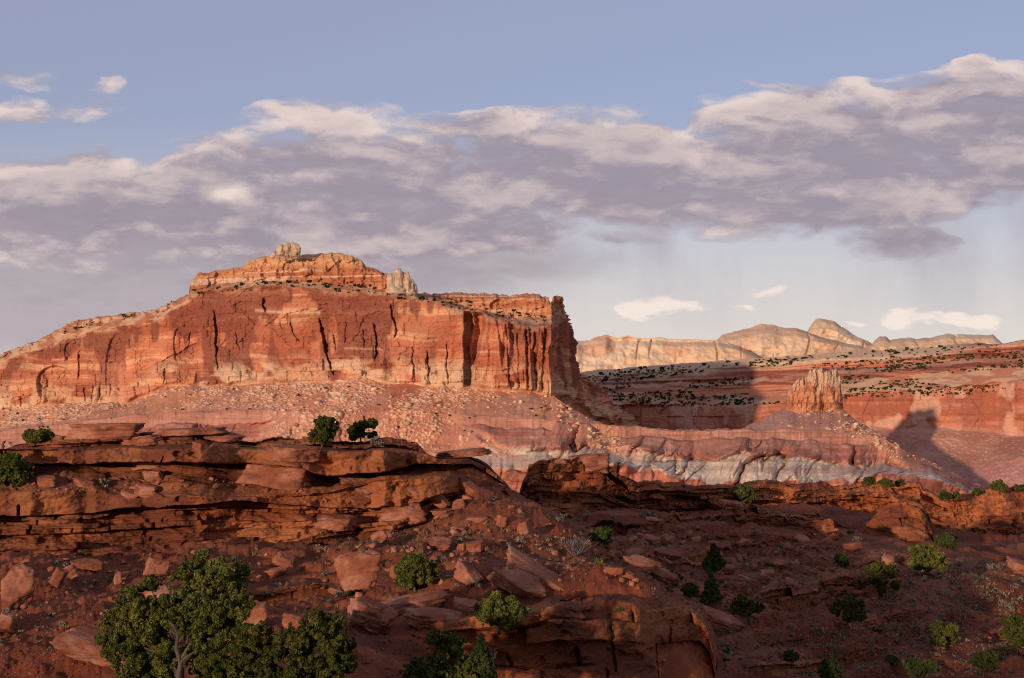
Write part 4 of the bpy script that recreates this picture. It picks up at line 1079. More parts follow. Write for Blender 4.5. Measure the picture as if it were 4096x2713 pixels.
HERO = [
    # (kind, u, v_foot, w, h, roll, pitch, yaw, depth, label)
    ('b', 355, 595, 47, 46, 6, -18, 8, .5, 'large flat-faced boulder standing behind the little conical pine'),
    ('b', 360, 632, 54, 34, 24, -25, 10, .7, 'wedge boulder sloping down to the right below the little conical pine'),
    ('s', 413, 614, 70, 17, -9, -8, 4, .6, 'long flat slab tilted up to the right, lying on another boulder'),
    ('b', 431, 632, 51, 22, 4, -10, 0, .7, 'oblong rounded boulder under the long tilted slab'),
    ('b', 464, 585, 32, 22, 32, -15, 0, .8, 'dark cracked boulder leaning right of the round juniper bush'),
    ('s', 482, 582, 42, 14, 52, -25, 10, .6, 'upright narrow slab leaning over the dark cracked boulder'),
    ('b', 531, 585, 66, 24, 33, -25, 5, .6, 'big pitted oval boulder at the right edge of the lit slope'),
    ('s', 518, 597, 62, 24, 25, -38, 0, .5, 'broad smooth flat-sided slab beside the round dark juniper bush'),
    ('s', 530, 587, 46, 13, 33, -20, 0, .7, 'narrow slab wedged between the oval boulder and the smooth slab'),
    ('s', 552, 623, 28, 10, 14, -22, 10, .7, 'pale flat slab on the brink of the bottom ledge'),
    ('s', 570, 618, 28, 9, 18, -24, -12, .7, 'second pale slab on the brink, tilted against its neighbour'),
    ('b', 437, 551, 27, 13, 8, -12, 0, .8, 'buff blocky boulder high on the slope above the juniper bush'),
    ('s', 475, 552, 22, 10, -3, -8, 10, .8, 'square-edged block of two layers high on the slope'),
    ('s', 466, 614, 32, 13, 6, -12, 0, .8, 'dark slab half hidden left of the round dark juniper bush'),
    ('s', 334, 594, 24, 8, 18, -14, 0, .6, 'small pinkish slab at the foot of the large flat-faced boulder'),
    ('b', 397, 580, 16, 16, 4, -5, 12, .8, 'square brown boulder behind the round juniper bush'),
    ('b', 153, 578, 24, 20, 8, -6, 20, .8, 'pale pointed boulder behind the big juniper crown'),
    ('b', 116, 585, 9, 14, 6, -4, 20, .7, 'small upright pointed rock left of the pale pointed boulder'),
    ('s', 152, 601, 34, 16, 10, -25, 0, .7, 'pink hollowed slab just above the big juniper crown'),
    ('b', 253, 629, 31, 27, -4, -10, 0, .8, 'rounded orange boulder right of the big juniper crown'),
    ('b', 292, 631, 26, 17, 5, -10, 0, .8, 'low rounded boulder behind the bottom juniper'),
    ('b', 318, 634, 24, 24, 10, -18, 0, .8, 'tall leaning boulder right behind the bottom juniper'),
    ('b', 84, 666, 80, 32, 12, -14, 4, .6, 'long pitted boulder at the lower left beside the big juniper'),
    ('b', 8, 613, 34, 46, 12, -10, 10, .7, 'big cracked orange slab cut by the left border'),
    ('b', 2, 636, 26, 27, 10, -10, 0, .8, 'grey-pink block below the cracked orange slab at the left border'),
    ('s', 51, 586, 14, 20, 30, -20, 20, .5, 'small upright plate leaning below the main ledge'),
    ('s', 71, 580, 20, 14, -35, -15, 0, .6, 'tilted plate resting beside the small upright plate'),
    ('s', 84, 571, 30, 10, 6, -12, 0, .7, 'low flat slab under the foot of the main ledge'),
    ('b', 283, 568, 24, 15, 12, -18, 10, .8, 'dark angular boulder below the ledge right of the juniper top'),
    ('s', 279, 577, 26, 9, -6, -10, 0, .8, 'flat brown slab lying below the dark angular boulder'),
    ('s', 361, 500, 50, 21, 10, -32, 4, .5, 'broad smooth slab fallen on the terrace under the massive cap rock'),
    ('s', 354, 507, 36, 15, 22, -30, 0, .6, 'diamond-shaped slab leaning below the broad smooth slab'),
    ('s', 343, 511, 36, 11, 14, -26, 0, .6, 'lowest of three slabs fallen together on the terrace'),
    ('b', 400, 528, 46, 27, 2, -4, 6, .7, 'great block with a flat lit face in the lower ledge'),
    ('s', 414, 497, 24, 11, 22, -22, 0, .6, 'tilted plate propped on rubble right of the broad smooth slab'),
    ('s', 432, 503, 32, 14, 44, -28, 8, .5, 'steep fallen plate standing on edge near the end of the ledge'),
    ('s', 446, 498, 24, 16, 38, -30, 12, .5, 'thin pointed flake behind the steep fallen plate'),
    ('s', 463, 457.6, 56, 8, -6, -2, 0, .8, 'flat slab jutting out over the end of the ledge'),
    ('s', 441, 517, 28, 8, -4, -6, 0, .8, 'flat block in the heap at the spur top'),
    ('s', 445, 509, 18, 8, 24, -10, 10, .7, 'small bar-shaped slab lying across the flat block'),
    ('b', 459, 510, 14, 10, -6, -8, 0, .8, 'small cube-like block right of the bar-shaped slab'),
    ('s', 468, 494, 28, 12, 30, -26, 0, .6, 'grey-brown plate sloping right on the spur'),
    ('b', 382, 544, 16, 14, -30, -10, 10, .8, 'rough boulder among rubble below the great lit block'),
    ('b', 332, 535, 42, 19, 2, -4, 4, .8, 'undercut rounded block at the foot of the lower ledge'),
    ('s', 476, 523, 24, 6, -6, -6, 0, .8, 'thin flat slab on the spur under scattered rubble'),
    ('s', 150, 470, 66, 20, -3, -10, 4, .75, 'big pale pitted slab jutting from the cap of the ledge'),
    ('b', 45, 488, 20, 12, 3, -6, 0, .8, 'rounded hollowed boulder on the terrace at the left'),
    ('s', 82, 489, 24, 11, 12, -14, 0, .7, 'flat-topped boulder in the middle of the left terrace'),
    ('b', 150, 484, 26, 14, 5, -6, 0, .8, 'orange pitted boulder wedged below the big pale slab'),
    ('b', 144, 498, 22, 15, 14, -20, 0, .7, 'tumbled rounded boulder below the orange pitted boulder'),
    ('s', 127, 499, 18, 9, 22, -18, 0, .7, 'broken flat rock left of the tumbled boulder'),
    ('b', 68, 446, 30, 8, -3, -4, 0, .8, 'long low rock on the ledge top near the left bush'),
    ('s', 98, 441, 76, 17, -2, -3, 3, .6, 'layered rock stack crowning the left of the ledge'),
    ('s', 141, 446, 38, 11, -7, -4, 0, .7, 'tilted orange boulder right of the layered rock stack'),
    ('s', 188, 435, 80, 7, -2, -2, 0, .6, 'thin plate along the ledge crest right of the layered stack'),
    ('s', 220, 441, 42, 9, 9, -4, 0, .7, 'dark pointed slab overhanging to the right on the crest'),
    ('s', 226, 465, 50, 18, -3, -5, 4, .75, 'thick slab with rubble on top beside the big pale slab'),
    ('b', 194, 466, 16, 12, 2, -5, 0, .9, 'small dark block between two jutting slabs'),
    ('s', 290, 463, 56, 17, 2, -6, -4, .75, 'hollow-edged slab lying on the massive square block'),
    ('b', 274, 492, 72, 30, 2, 2, 3, .6, 'massive square block of the ledge with a pitted lit face'),
    ('b', 196, 452, 12, 10, 14, -10, 0, .8, 'small orange block tipped up on the slab tops'),
    ('s', 589, 474.5, 40, 19, -3, -2, -8, .8, 'overhanging square block crowning the lit rock knob'),
    ('b', 559, 473, 26, 14, 0, -2, 4, .8, 'left square block on the lit rock knob'),
    ('b', 511, 483, 16, 14, 4, -4, 0, .9, 'round boulder in the gap left of the rock knob'),
    ('b', 523, 483, 9, 11, -4, -4, 0, .9, 'small egg-shaped boulder touching the rock knob'),
    ('b', 681, 538, 13, 12, 6, -6, 0, .9, 'rounded boulder under the slab ledge on the shaded slope'),
    ('s', 650, 545, 23, 9, 10, -14, 0, .8, 'flat rock on the shaded slope left of the rounded boulder'),
    ('s', 654, 524, 20, 6, 8, -14, 0, .8, 'pinkish flat slab on the low slab ledge'),
    ('s', 732, 509, 32, 8, 9, -8, 0, .7, 'pale capping slab at the top of the low slab ledge'),
    ('s', 720, 631, 48, 17, 16, -14, 4, .6, 'long pale slab in shade right of the bottom ledge'),
    ('s', 640, 571, 40, 13, 16, -16, 0, .7, 'jumbled flat slab in the dark gully of the shaded slope'),
    ('s', 662, 582, 34, 11, 20, -18, 0, .7, 'flat slab below the jumbled slab in the dark gully'),
    ('s', 668, 559, 28, 9, 12, -16, 0, .7, 'dull flat slab above the conical pine on the shaded slope'),
    ('b', 1000, 529, 22, 11, 3, -4, 0, .9, 'lit block at the foot of the crest wall on the far right'),
    ('b', 1022, 575, 26, 15, 12, -14, 0, .8, 'orange lit rock cut by the right border'),
    ('b', 500, 528, 10, 13, 8, -6, 10, .8, 'upright tooth-shaped rock on the spur crest'),
    ('b', 524, 536, 13, 15, -6, -8, 0, .8, 'tall pointed rock beside the tooth-shaped rock'),
]
for i, (kd, u, v, w_, h_, ro, pi_, ya, dp, lab) in enumerate(HERO):
    nm = 'flat_boulder' if kd == 's' else 'boulder'
    put_rock(nm, lab, None, u, v, w_, h_, kd, ro, pi_, ya, dp, 5 if w_ > 18 else 4, i, cat='rock slab' if kd == 's' else 'boulder')

# scattered loose rocks, one mesh per shape
LOOSE = [rock_mesh('rock', 3000 + i, 1.0, .8, (.32 if i % 2 else .62), 's' if i % 2 else 'b', 3) for i in range(12)]
ZONES = [('loose red rocks on the slope below the main ledge', 'loose red rock among others on the slope below the main ledge', 95, [(0, 562), (200, 552), (400, 530), (440, 560), (330, 612), (200, 640), (0, 660)], (4, 13)),
         ('loose red rocks on the boulder spur', 'loose red rock among others heaped on the boulder spur', 120, [(360, 545), (430, 505), (480, 492), (520, 505), (600, 545), (560, 590), (440, 590), (370, 575)], (4, 15)),
         ('loose rocks on the shaded slope', 'loose rock among others on the shaded slope under the crest', 110, [(560, 535), (640, 528), (800, 525), (900, 560), (780, 585), (640, 590), (590, 570)], (4, 16)),
         ('flat slabs on the shaded slope', 'flat red slab among others on the shaded slope under the crest', 70, [(575, 535), (640, 528), (820, 525), (900, 555), (860, 600), (780, 620), (690, 600), (640, 590), (590, 570)], (9, 24)),
         ('rubble blocks on top of the ledge', 'small rock among others lying on the ledge terraces', 70, [(0, 482), (120, 478), (200, 476), (330, 492), (420, 492), (420, 500), (330, 505), (200, 492), (0, 492)], (3, 9))]


def in_poly(u, v, poly):
    c = False; n = len(poly)
    for i in range(n):
        (x1, y1), (x2, y2) = poly[i], poly[(i + 1) % n]
        if (y1 > v) != (y2 > v) and u < (x2 - x1) * (v - y1) / (y2 - y1) + x1: c = not c
    return c


def rnd_poly(poly):
    us_ = [p[0] for p in poly]; vs_ = [p[1] for p in poly]
    while True:
        u = random.uniform(min(us_), max(us_)); v = random.uniform(min(vs_), max(vs_))
        if in_poly(u, v, poly): return u, v


for grp, lab, n, poly, (a, b) in ZONES:
    for _ in range(n):
        u, v = rnd_poly(poly); loc, nrm, on = hit(u, v)
        if loc is None or loc.y > 260: continue
        px = a + (b - a) * random.random() ** 2.6
        flat = grp.startswith('flat')
        o = link('flat_boulder' if flat else 'rock', LOOSE[random.randrange(6) * 2 + 1 if flat else random.randrange(12)])
        k = loc.y / F * px
        o.scale = (k * random.uniform(.8, 1.3), k * random.uniform(.8, 1.2), k * random.uniform(.8, 1.4))
        o.rotation_euler = (R(random.gauss(-8, 16)), R(random.gauss(6, 18)), random.random() * 6.28)
        o.location = loc - Vector((0, 0, .12 * k))
        tag(o, lab, 'rock', grp)

# finer rubble nobody could count
def rubble():
    r = np.random.default_rng(93); D, Fc = ICO[1]; Vs, Fs, Cs, off = [], [], [], 0
    for poly, n, a, b in [([(0, 562), (200, 552), (400, 530), (440, 560), (330, 612), (200, 650), (0, 678)], 1500, .9, 3.2), ([(360, 545), (430, 505), (480, 492), (520, 505), (600, 545), (600, 600), (440, 600), (370, 575)], 1300, .9, 4.0), ([(550, 530), (640, 526), (800, 522), (960, 560), (1024, 600), (1024, 678), (720, 678), (640, 590), (590, 570)], 5000, .8, 4.2), ([(0, 482), (120, 478), (200, 476), (330, 492), (420, 492), (420, 500), (330, 505), (200, 492), (0, 492)], 500, .8, 2.6), ([(0, 640), (200, 610), (440, 600), (500, 640), (480, 678), (0, 678)], 1300, 1.0, 5.5)]:
        for _ in range(n):
            u, v = rnd_poly(poly); loc, nrm, on = hit(u, v)
            if loc is None or loc.y > 260: continue
            k = loc.y / F * (a + (b - a) * random.random() ** 3)
            q = D * r.uniform(.35, .6, size=(1, 3)) * np.array([1.2, 1, .6]) * (1 + .5 * (r.random((len(D), 1)) - .5))
            an = r.random() * 6.28; ti = r.normal() * .35
            q = q @ np.array(Matrix.Rotation(an, 3, 'Z') @ Matrix.Rotation(ti, 3, 'Y')).T
            Vs.append(q * k + np.array(loc[:])); Fs.append(Fc + off); off += len(D)
            Cs.append(np.tile(np.array((.20, .065, .034)) * r.uniform(.55, 1.35), (len(D), 1)))
    tag(link('rubble', mesh_np('rubble', np.concatenate(Vs), np.concatenate(Fs), np.concatenate(Cs), M_boul, False)), 'small red rubble strewn over the slopes', 'rubble', kind='stuff')


rubble()
# boulders on the far talus
TB = [rock_mesh('talus_boulder', 3300 + i, 1, .9, .75, 'b', 2, c) for i, c in enumerate([(.56, .36, .23), (.52, .30, .18), (.48, .20, .11), (.60, .42, .28), (.54, .33, .21), (.43, .15, .075)])]
TZ = [('boulders on the talus under the mesa cliff', 'sandstone boulder among others on the talus under the mesa cliff', 135, [(0, 412), (60, 406), (140, 400), (185, 388), (330, 386), (460, 390), (540, 396), (560, 410), (500, 412), (420, 440), (390, 428), (300, 428), (240, 410), (100, 412), (0, 425)]),
      ('boulders on the rubble run below the mesa prow', 'pale boulder among others in the rubble run below the mesa prow', 80, [(540, 394), (570, 408), (600, 424), (640, 452), (600, 450), (570, 432), (545, 412)]),
      ('boulders on the butte cone', 'pale boulder among others on the rubble side of the butte cone', 100, [(800, 410), (845, 411), (880, 434), (925, 462), (900, 466), (860, 440), (815, 425)])]
for grp, lab, n, poly in TZ:
    for _ in range(n):
        u, v = rnd_poly(poly); loc, nrm, on = hit(u, v)
        if loc is None or on != 'badlands_slope': continue
        k = loc.y / F * (1.8 + 4.6 * random.random() ** 4)
        o = link('talus_boulder', TB[random.choice([0, 1, 2, 3, 4, 0, 3, 4, 5])])
        o.scale = (k * random.uniform(.8, 1.4), k, k * random.uniform(.7, 1.2)); o.rotation_euler = (random.gauss(0, .3), random.gauss(0, .3), random.random() * 6.28)
        o.location = loc - Vector((0, 0, .15 * k))
        tag(o, lab, 'boulder', grp)


# pale fins and knob on the mesa summit
def lumps(name, label, cat, parts, Y, mat_col):
    Vs, Fs, Cs, off = [], [], [], 0
    for i, (u, vb, w_, h_, seed) in enumerate(parts):
        D, Fc = ICO[4]
        x, y, z = P(u, vb, Y); k = Y / F
        q = D * (1 + .26 * fb3(D[:, 0] * 1.6 + seed, D[:, 1] * 1.6, D[:, 2] * 1.6, 3, 5, .6) - .12 * sst(vn3(D[:, 0] * 2.4 + seed, D[:, 1] * 2.4, D[:, 2] * 1.2, 5), .6, .8))[:, None]
        up = np.sign(q[:, 2]) * np.abs(q[:, 2]) ** .8
        V = np.stack([q[:, 0] * w_ * k / 2, q[:, 1] * w_ * k / 2 * .9, (up + .75) * h_ * k / 1.75], -1)
        V[:, :2] *= (1 + .05 * np.sin(V[:, 2] * 2.1 + seed))[:, None]
        n = fb3(V[:, 0] / 3 + seed, V[:, 1] / 3, V[:, 2] / 1.5, 8, 4)
        Cs.append(lerpc(mat_col[0], mat_col[1], sst(n, -.4, .5)))
        Vs.append(V + np.array([float(x), float(y) + (i % 3) * 2.0, float(z)])); Fs.append(Fc + off); off += len(V)
    V = np.concatenate(Vs); c = V.mean(0); c[2] = V[:, 2].min()
    o = link(name, mesh_np(name, V - c, np.concatenate(Fs), np.concatenate(Cs), M_mesa)); o.location = c
    tag(o, label, cat)


PALE = ((.44, .29, .185), (.57, .42, .29))
lumps('rock_dome', 'pale rounded knob of clustered domes on the mesa summit', 'rock dome', [(281, 254.5, 9, 10, 1), (286, 254.5, 10, 12.5, 2), (291, 255, 10, 13.5, 3), (296, 255, 9, 12, 4), (284, 255.5, 9, 7, 5), (290, 256, 9, 7, 6), (274.3, 256, 3.4, 5, 7), (272, 257.5, 5, 3, 8)], 1082, PALE)
lumps('rock_spire', 'pale rounded sandstone fins at the right end of the mesa summit', 'rock spire', [(391.5, 292, 10, 20, 11), (397.5, 293, 13, 26, 12), (402.5, 294, 10, 23, 13), (407.5, 294, 6.5, 22, 14), (412, 295, 4.5, 16, 19), (415, 295.5, 4, 12, 15), (396, 296, 20, 10, 16), (409, 296, 12, 8, 17)], 1074, PALE)

# ---------------------------------------------------------------- plants


def leaf_quads(cent, rad, n, size, r, flat=.85, shell=.55, up=.35):
    """n little leaf sprays through a ball"""
    d = r.normal(size=(n, 3)); d /= np.linalg.norm(d, axis=1)[:, None]
    rr = rad * (shell + (1 - shell) * r.random(n)) ** .7
    p = cent + d * rr[:, None] * np.array([1, 1, flat])
    nr = d * .8 + r.normal(size=(n, 3)) * .6; nr /= np.linalg.norm(nr, axis=1)[:, None]
    t = np.cross(nr, r.normal(size=(n, 3))); t /= np.linalg.norm(t, axis=1)[:, None]
    b = np.cross(nr, t); s = size * (.6 + .8 * r.random(n))[:, None]
    t = t * s; b = b * s * .62
    V = np.stack([p - t - .3 * b, p - .1 * t + b, p + t + .2 * b, p + .1 * t - b], 1).reshape(-1, 3)
    return V


def tubes(paths, sides=6):
    Vs, Fs, off = [], [], 0
    for pts, rads in paths:
        pts = [Vector(p) for p in pts]
        for i, p in enumerate(pts):
            d = (pts[min(i + 1, len(pts) - 1)] - pts[max(i - 1, 0)]).normalized()
            a = d.orthogonal().normalized(); b = d.cross(a)
            for j in range(sides):
                an = 6.283 * j / sides
                Vs.append(p + (a * math.cos(an) + b * math.sin(an)) * rads[i])
        for i in range(len(pts) - 1):
            for j in range(sides):
                j2 = (j + 1) % sides
                Fs.append((off + i * sides + j, off + i * sides + j2, off + (i + 1) * sides + j2, off + (i + 1) * sides + j))
        off += len(pts) * sides
    return np.array([v[:] for v in Vs]), np.array(Fs)


def wig(a, b, n, am, r):
    a = np.array(a, float); b = np.array(b, float)
    out = []
    for i in range(n):
        t = i / (n - 1)
        out.append(a * (1 - t) + b * t + (r.normal(size=3) * am * math.sin(3.1416 * min(t * 1.0, 1)) if 0 < i < n - 1 else 0))
    return out


def make_tree(name, label, cat, base, lobes, trunk, mat, seed, leaf=.075, dens=1.0, dead=0, group=None, lean=None, snag=None):
    """lobes: (x, y, z, radius) in metres from the foot; parts trunk, crown and bare dead branches"""
    r = np.random.default_rng(seed)
    root = bpy.data.objects.new(name, None); SC.collection.objects.link(root); root.location = base
    root.empty_display_size = .2
    tag(root, label, cat, group)
    Ls = []; paths = []; dp = []
    top = np.array([0, 0, 0.]) if not lobes else np.mean([l[:3] for l in lobes], 0)
    knee = np.array([top[0] * .45, top[1] * .45, max(.25, top[2] * .55)]) if lean is None else np.array(lean)
    main = wig((0, 0, -.3), knee, 5, .06 * trunk * 6, r)
    paths.append((main, [trunk * (1.25 - .12 * i) for i in range(5)]))
    for (x, y, z, rad) in lobes:
        c = np.array([x, y, z])
        paths.append((wig(knee * r.uniform(.7, 1), c, 5, .1 * rad + .03, r), [trunk * .26, trunk * .22, trunk * .17, trunk * .11, trunk * .05]))
        nb = max(9, int(min(24 * dens, 36)))
        for _ in range(nb):
            d = r.normal(size=3); d /= np.linalg.norm(d); d[2] = d[2] * .8 + .12
            cc = c + d * rad * r.uniform(.3, 1.25)
            sr = rad * r.uniform(.16, .42)
            Ls.append(leaf_quads(cc, sr, int(150 * dens * (sr / .25) ** .6) + 40, leaf, r))
            if r.random() < .35: paths.append((wig(c, cc, 3, .05, r), [trunk * .12, trunk * .08, trunk * .03]))
    for (x, y, z, rad) in lobes:          # ragged sprigs round the outline
        for _ in range(int(9 * dens) + 3):
            d = r.normal(size=3); d[2] = abs(d[2]) * .9 - .15; d /= np.linalg.norm(d)
            e = np.array([x, y, z]) + d * rad * r.uniform(1.0, 1.42)
            Ls.append(leaf_quads(e, rad * r.uniform(.07, .16), int(18 + 16 * dens), leaf, r, 1.3, .2))
    for _ in range(dead):
        l = lobes[r.integers(len(lobes))]; c = np.array(l[:3]); d = r.normal(size=3); d[1] = -abs(d[1]); d /= np.linalg.norm(d)
        e = c + d * l[3] * r.uniform(1.05, 1.35); m = wig(c, e, 5, .12 * l[3], r)
        one = [(m, [trunk * .2, trunk * .16, trunk * .12, trunk * .08, trunk * .03])]
        for q in range(3):
            one.append((wig(m[2 + q % 2], m[2 + q % 2] + r.normal(size=3) * l[3] * .4, 3, .03, r), [trunk * .08, trunk * .05, trunk * .02]))
        dp.append(one)
    if snag: dp.append([(snag, [trunk * .55, trunk * .5, trunk * .4, trunk * .34, trunk * .26, trunk * .2, trunk * .06]), (wig(snag[2], snag[2] + np.array([.55, -.1, .5]), 4, .04, r), [trunk * .3, trunk * .2, trunk * .14, trunk * .04]), (wig(snag[4], snag[4] + np.array([-.3, -.1, .12]), 3, .03, r), [trunk * .2, trunk * .12, trunk * .03])])
    V, Fc = tubes(paths)
    n = fb3(V[:, 0] * 9, V[:, 1] * 9, V[:, 2] * 2, 5, 3)
    t = link('trunk', mesh_np('trunk', V, Fc, lerpc((.05, .036, .028), (.13, .098, .075), sst(n, -.5, .5)), M_bark), root)
    if Ls:
        V = np.concatenate(Ls)
        link('crown', mesh_np('crown', V, np.arange(len(V)).reshape(-1, 4), None, mat, False), root)
    for one in dp:
        V, Fc = tubes(one, 5)
        link('dead_branch', mesh_np('dead_branch', V, Fc, np.tile((.09, .068, .052), (len(V), 1)), M_bark), root)
    return root


def lobes_px(Y, u0, v0, L, r, jy=.5):
    """picture-size lobes (u, v, radius in picture units) to metres about a foot at (u0, v0)"""
    k = Y / F
    return [((u - u0) * k, r.uniform(-jy, jy) * rad * k, (v0 - v) * k, rad * k) for (u, v, rad) in L]


rr_ = np.random.default_rng(5)
Yj = 44.0
bx, by, bz = [float(q) for q in P(184, 700, Yj)]
bz = float(zground(np.array([bx]), np.array([by]))[0])
v0 = 339 - F * math.tan(math.atan2(bz, by) - PITCH)
JL = [(200, 578, 17), (222, 590, 19), (190, 602, 20), (232, 612, 16), (212, 615, 18), (205, 640, 16), (226, 640, 14), (178, 625, 12),
      (134, 606, 13), (118, 628, 14), (148, 630, 17), (160, 612, 10), (122, 648, 14), (150, 655, 14), (134, 675, 17), (158, 682, 12), (108, 640, 9), (170, 652, 10), (163, 668, 12), (202, 664, 12), (212, 684, 12), (126, 572 + 44, 9), (148, 590, 7)]
make_tree('juniper_tree', 'large twisted juniper with twin crowns and grey dead twigs at the lower left', 'tree', (bx, by, bz), [(x, y, z, q * 1.12) for x, y, z, q in lobes_px(Yj, 184, v0, JL, rr_)], .19, M_jun, 1, .046, 1.9, 11, snag=[np.array(((u - 184) * Yj / F, -1.0 + .05 * i, (v0 - v) * Yj / F)) for i, (u, v) in enumerate([(189, 700), (185, 676), (187, 660), (182, 646), (183, 634), (178, 624), (170, 618)])], lean=((178 - 184) * Yj / F, 0, (v0 - 655) * Yj / F))
Yj = 42.0
bx, by, bz = [float(q) for q in P(275, 705, Yj)]
bz = float(zground(np.array([bx]), np.array([by]))[0]); v0 = 339 - F * math.tan(math.atan2(bz, by) - PITCH)
JL = [(252, 640, 13), (270, 655, 15), (238, 662, 15), (295, 645, 12), (318, 632, 15), (332, 650, 15), (300, 668, 17), (262, 680, 17), (330, 672, 14), (228, 685, 13), (345, 668, 8), (282, 690, 15), (316, 692, 15), (215, 672, 10)]
make_tree('juniper_tree', 'wide low juniper filling the bottom border right of the large juniper', 'tree', (bx, by, bz), [(x, y, z, q * 1.12) for x, y, z, q in lobes_px(Yj, 275, v0, JL, rr_)], .14, M_jun, 2, .046, 1.9, 7)
# (name, label, u, v_foot, w, h, form, material)
TREES = [('juniper_tree', 'small ragged juniper with a bare leaning trunk at the bottom border', 446, 684, 44, 50, 'ragged', M_jun),
         ('juniper_tree', 'bushy juniper at the bottom border left of the bluish pine', 424, 694, 46, 34, 'round', M_jun),
         ('juniper_tree', 'bushy juniper at the bottom border between the ragged juniper and the bluish pine', 466, 690, 38, 34, 'round', M_jun),
         ('pine_tree', 'slender bluish pine before the bottom ledge', 481, 694, 34, 56, 'cone', M_pin),
         ('juniper_bush', 'round dark juniper bush on the brink of the bottom ledge', 499, 627, 46, 39, 'round', M_jun),
         ('juniper_bush', 'round juniper bush in the middle of the boulder slope', 415, 590, 40, 37, 'round', M_jun),
         ('pine_tree', 'little conical pine in front of the large flat-faced boulder', 351, 595, 18, 27, 'cone', M_pin),
         ('juniper_tree', 'taller upright juniper on the ledge crest', 322, 443, 30, 24, 'upright', M_jun),
         ('juniper_tree', 'gnarled open juniper on the ledge crest right of the taller one', 361, 443, 31, 21, 'ragged', M_jun),
         ('juniper_bush', 'juniper bush on the terrace cut by the left border', 12, 488, 34, 34, 'upright', M_jun),
         ('juniper_bush', 'low spreading juniper behind the ledge crest at the left', 38, 443, 32, 16, 'round', M_jun),
         ('juniper_bush', 'dark juniper bush on the shaded slope near the bare grey shrub', 599, 545, 26, 18, 'round', M_pin),
         ('pine_tree', 'upper conical pine on the shaded slope', 714, 571, 22, 26, 'cone', M_pin),
         ('pine_tree', 'lower conical pine on the shaded slope', 711, 602, 20, 28, 'cone', M_pin),
         ('juniper_bush', 'dark round bush left of the lower conical pine', 673, 588, 23, 15, 'ragged', M_pin),
         ('juniper_bush', 'low dark bush touching the foot of the lower conical pine', 690, 596, 18, 12, 'round', M_pin),
         ('juniper_bush', 'wide grey-green juniper above the pale slab in shade', 751, 626, 37, 33, 'ragged', M_jun),
         ('juniper_bush', 'broad juniper in the middle of the right slope', 846, 626, 34, 28, 'ragged', M_jun),
         ('juniper_bush', 'tall double juniper below the end of the rock bench', 884, 597, 30, 33, 'ragged', M_jun),
         ('juniper_bush', 'pale green round juniper under the rounded lit outcrop', 929, 574, 32, 32, 'round', M_jun),
         ('juniper_bush', 'dark bush against the crest wall right of the lit outcrop', 947, 547, 20, 15, 'round', M_pin),
         ('juniper_bush', 'small dark bush in the open middle of the shaded slope', 841, 566, 14, 11, 'round', M_pin),
         ('pine_tree', 'stout dark pine low on the right slope', 831, 678, 22, 24, 'cone', M_pin),
         ('juniper_bush', 'small dark bush beside the lower gully edge', 791, 662, 14, 11, 'round', M_pin),
         ('juniper_bush', 'little round bush low on the right slope between larger trees', 892, 664, 11, 9, 'round', M_pin),
         ('juniper_bush', 'open scraggy juniper on the lower right slope', 944, 648, 30, 26, 'ragged', M_jun),
         ('juniper_bush', 'broad dark juniper near the lower right corner', 987, 674, 30, 20, 'ragged', M_pin),
         ('juniper_bush', 'juniper cut by the right border above the corner', 1018, 650, 26, 34, 'upright', M_jun),
         ('juniper_bush', 'dark juniper on the bottom border of the right slope', 921, 684, 28, 22, 'ragged', M_pin),
         ('juniper_bush', 'grey-green tree standing before the crest ledge', 743, 500, 26, 15, 'round', M_pin),
         ('juniper_bush', 'left round bush on top of the crest', 869, 485, 10, 8, 'round', M_jun),
         ('juniper_bush', 'wider bush on top of the crest', 885, 487, 15, 8, 'round', M_jun),
         ('juniper_bush', 'small bush at the end of the crest blocks', 900, 486, 9, 6, 'round', M_jun),
         ('juniper_bush', 'dark bush in the notch of the crest', 945, 500, 13, 8, 'round', M_pin),
         ('juniper_bush', 'pale bush right beside the notch of the crest', 956, 499, 9, 7, 'round', M_jun),
         ('juniper_bush', 'largest bush on the crest toward the right border', 999, 491, 17, 10, 'round', M_jun),
         ('juniper_bush', 'bush on the crest touching the right border', 1018, 490, 13, 6, 'round', M_jun),
         ('juniper_bush', 'bush low on the crest between notch and right border', 978, 495, 11, 6, 'round', M_jun)]
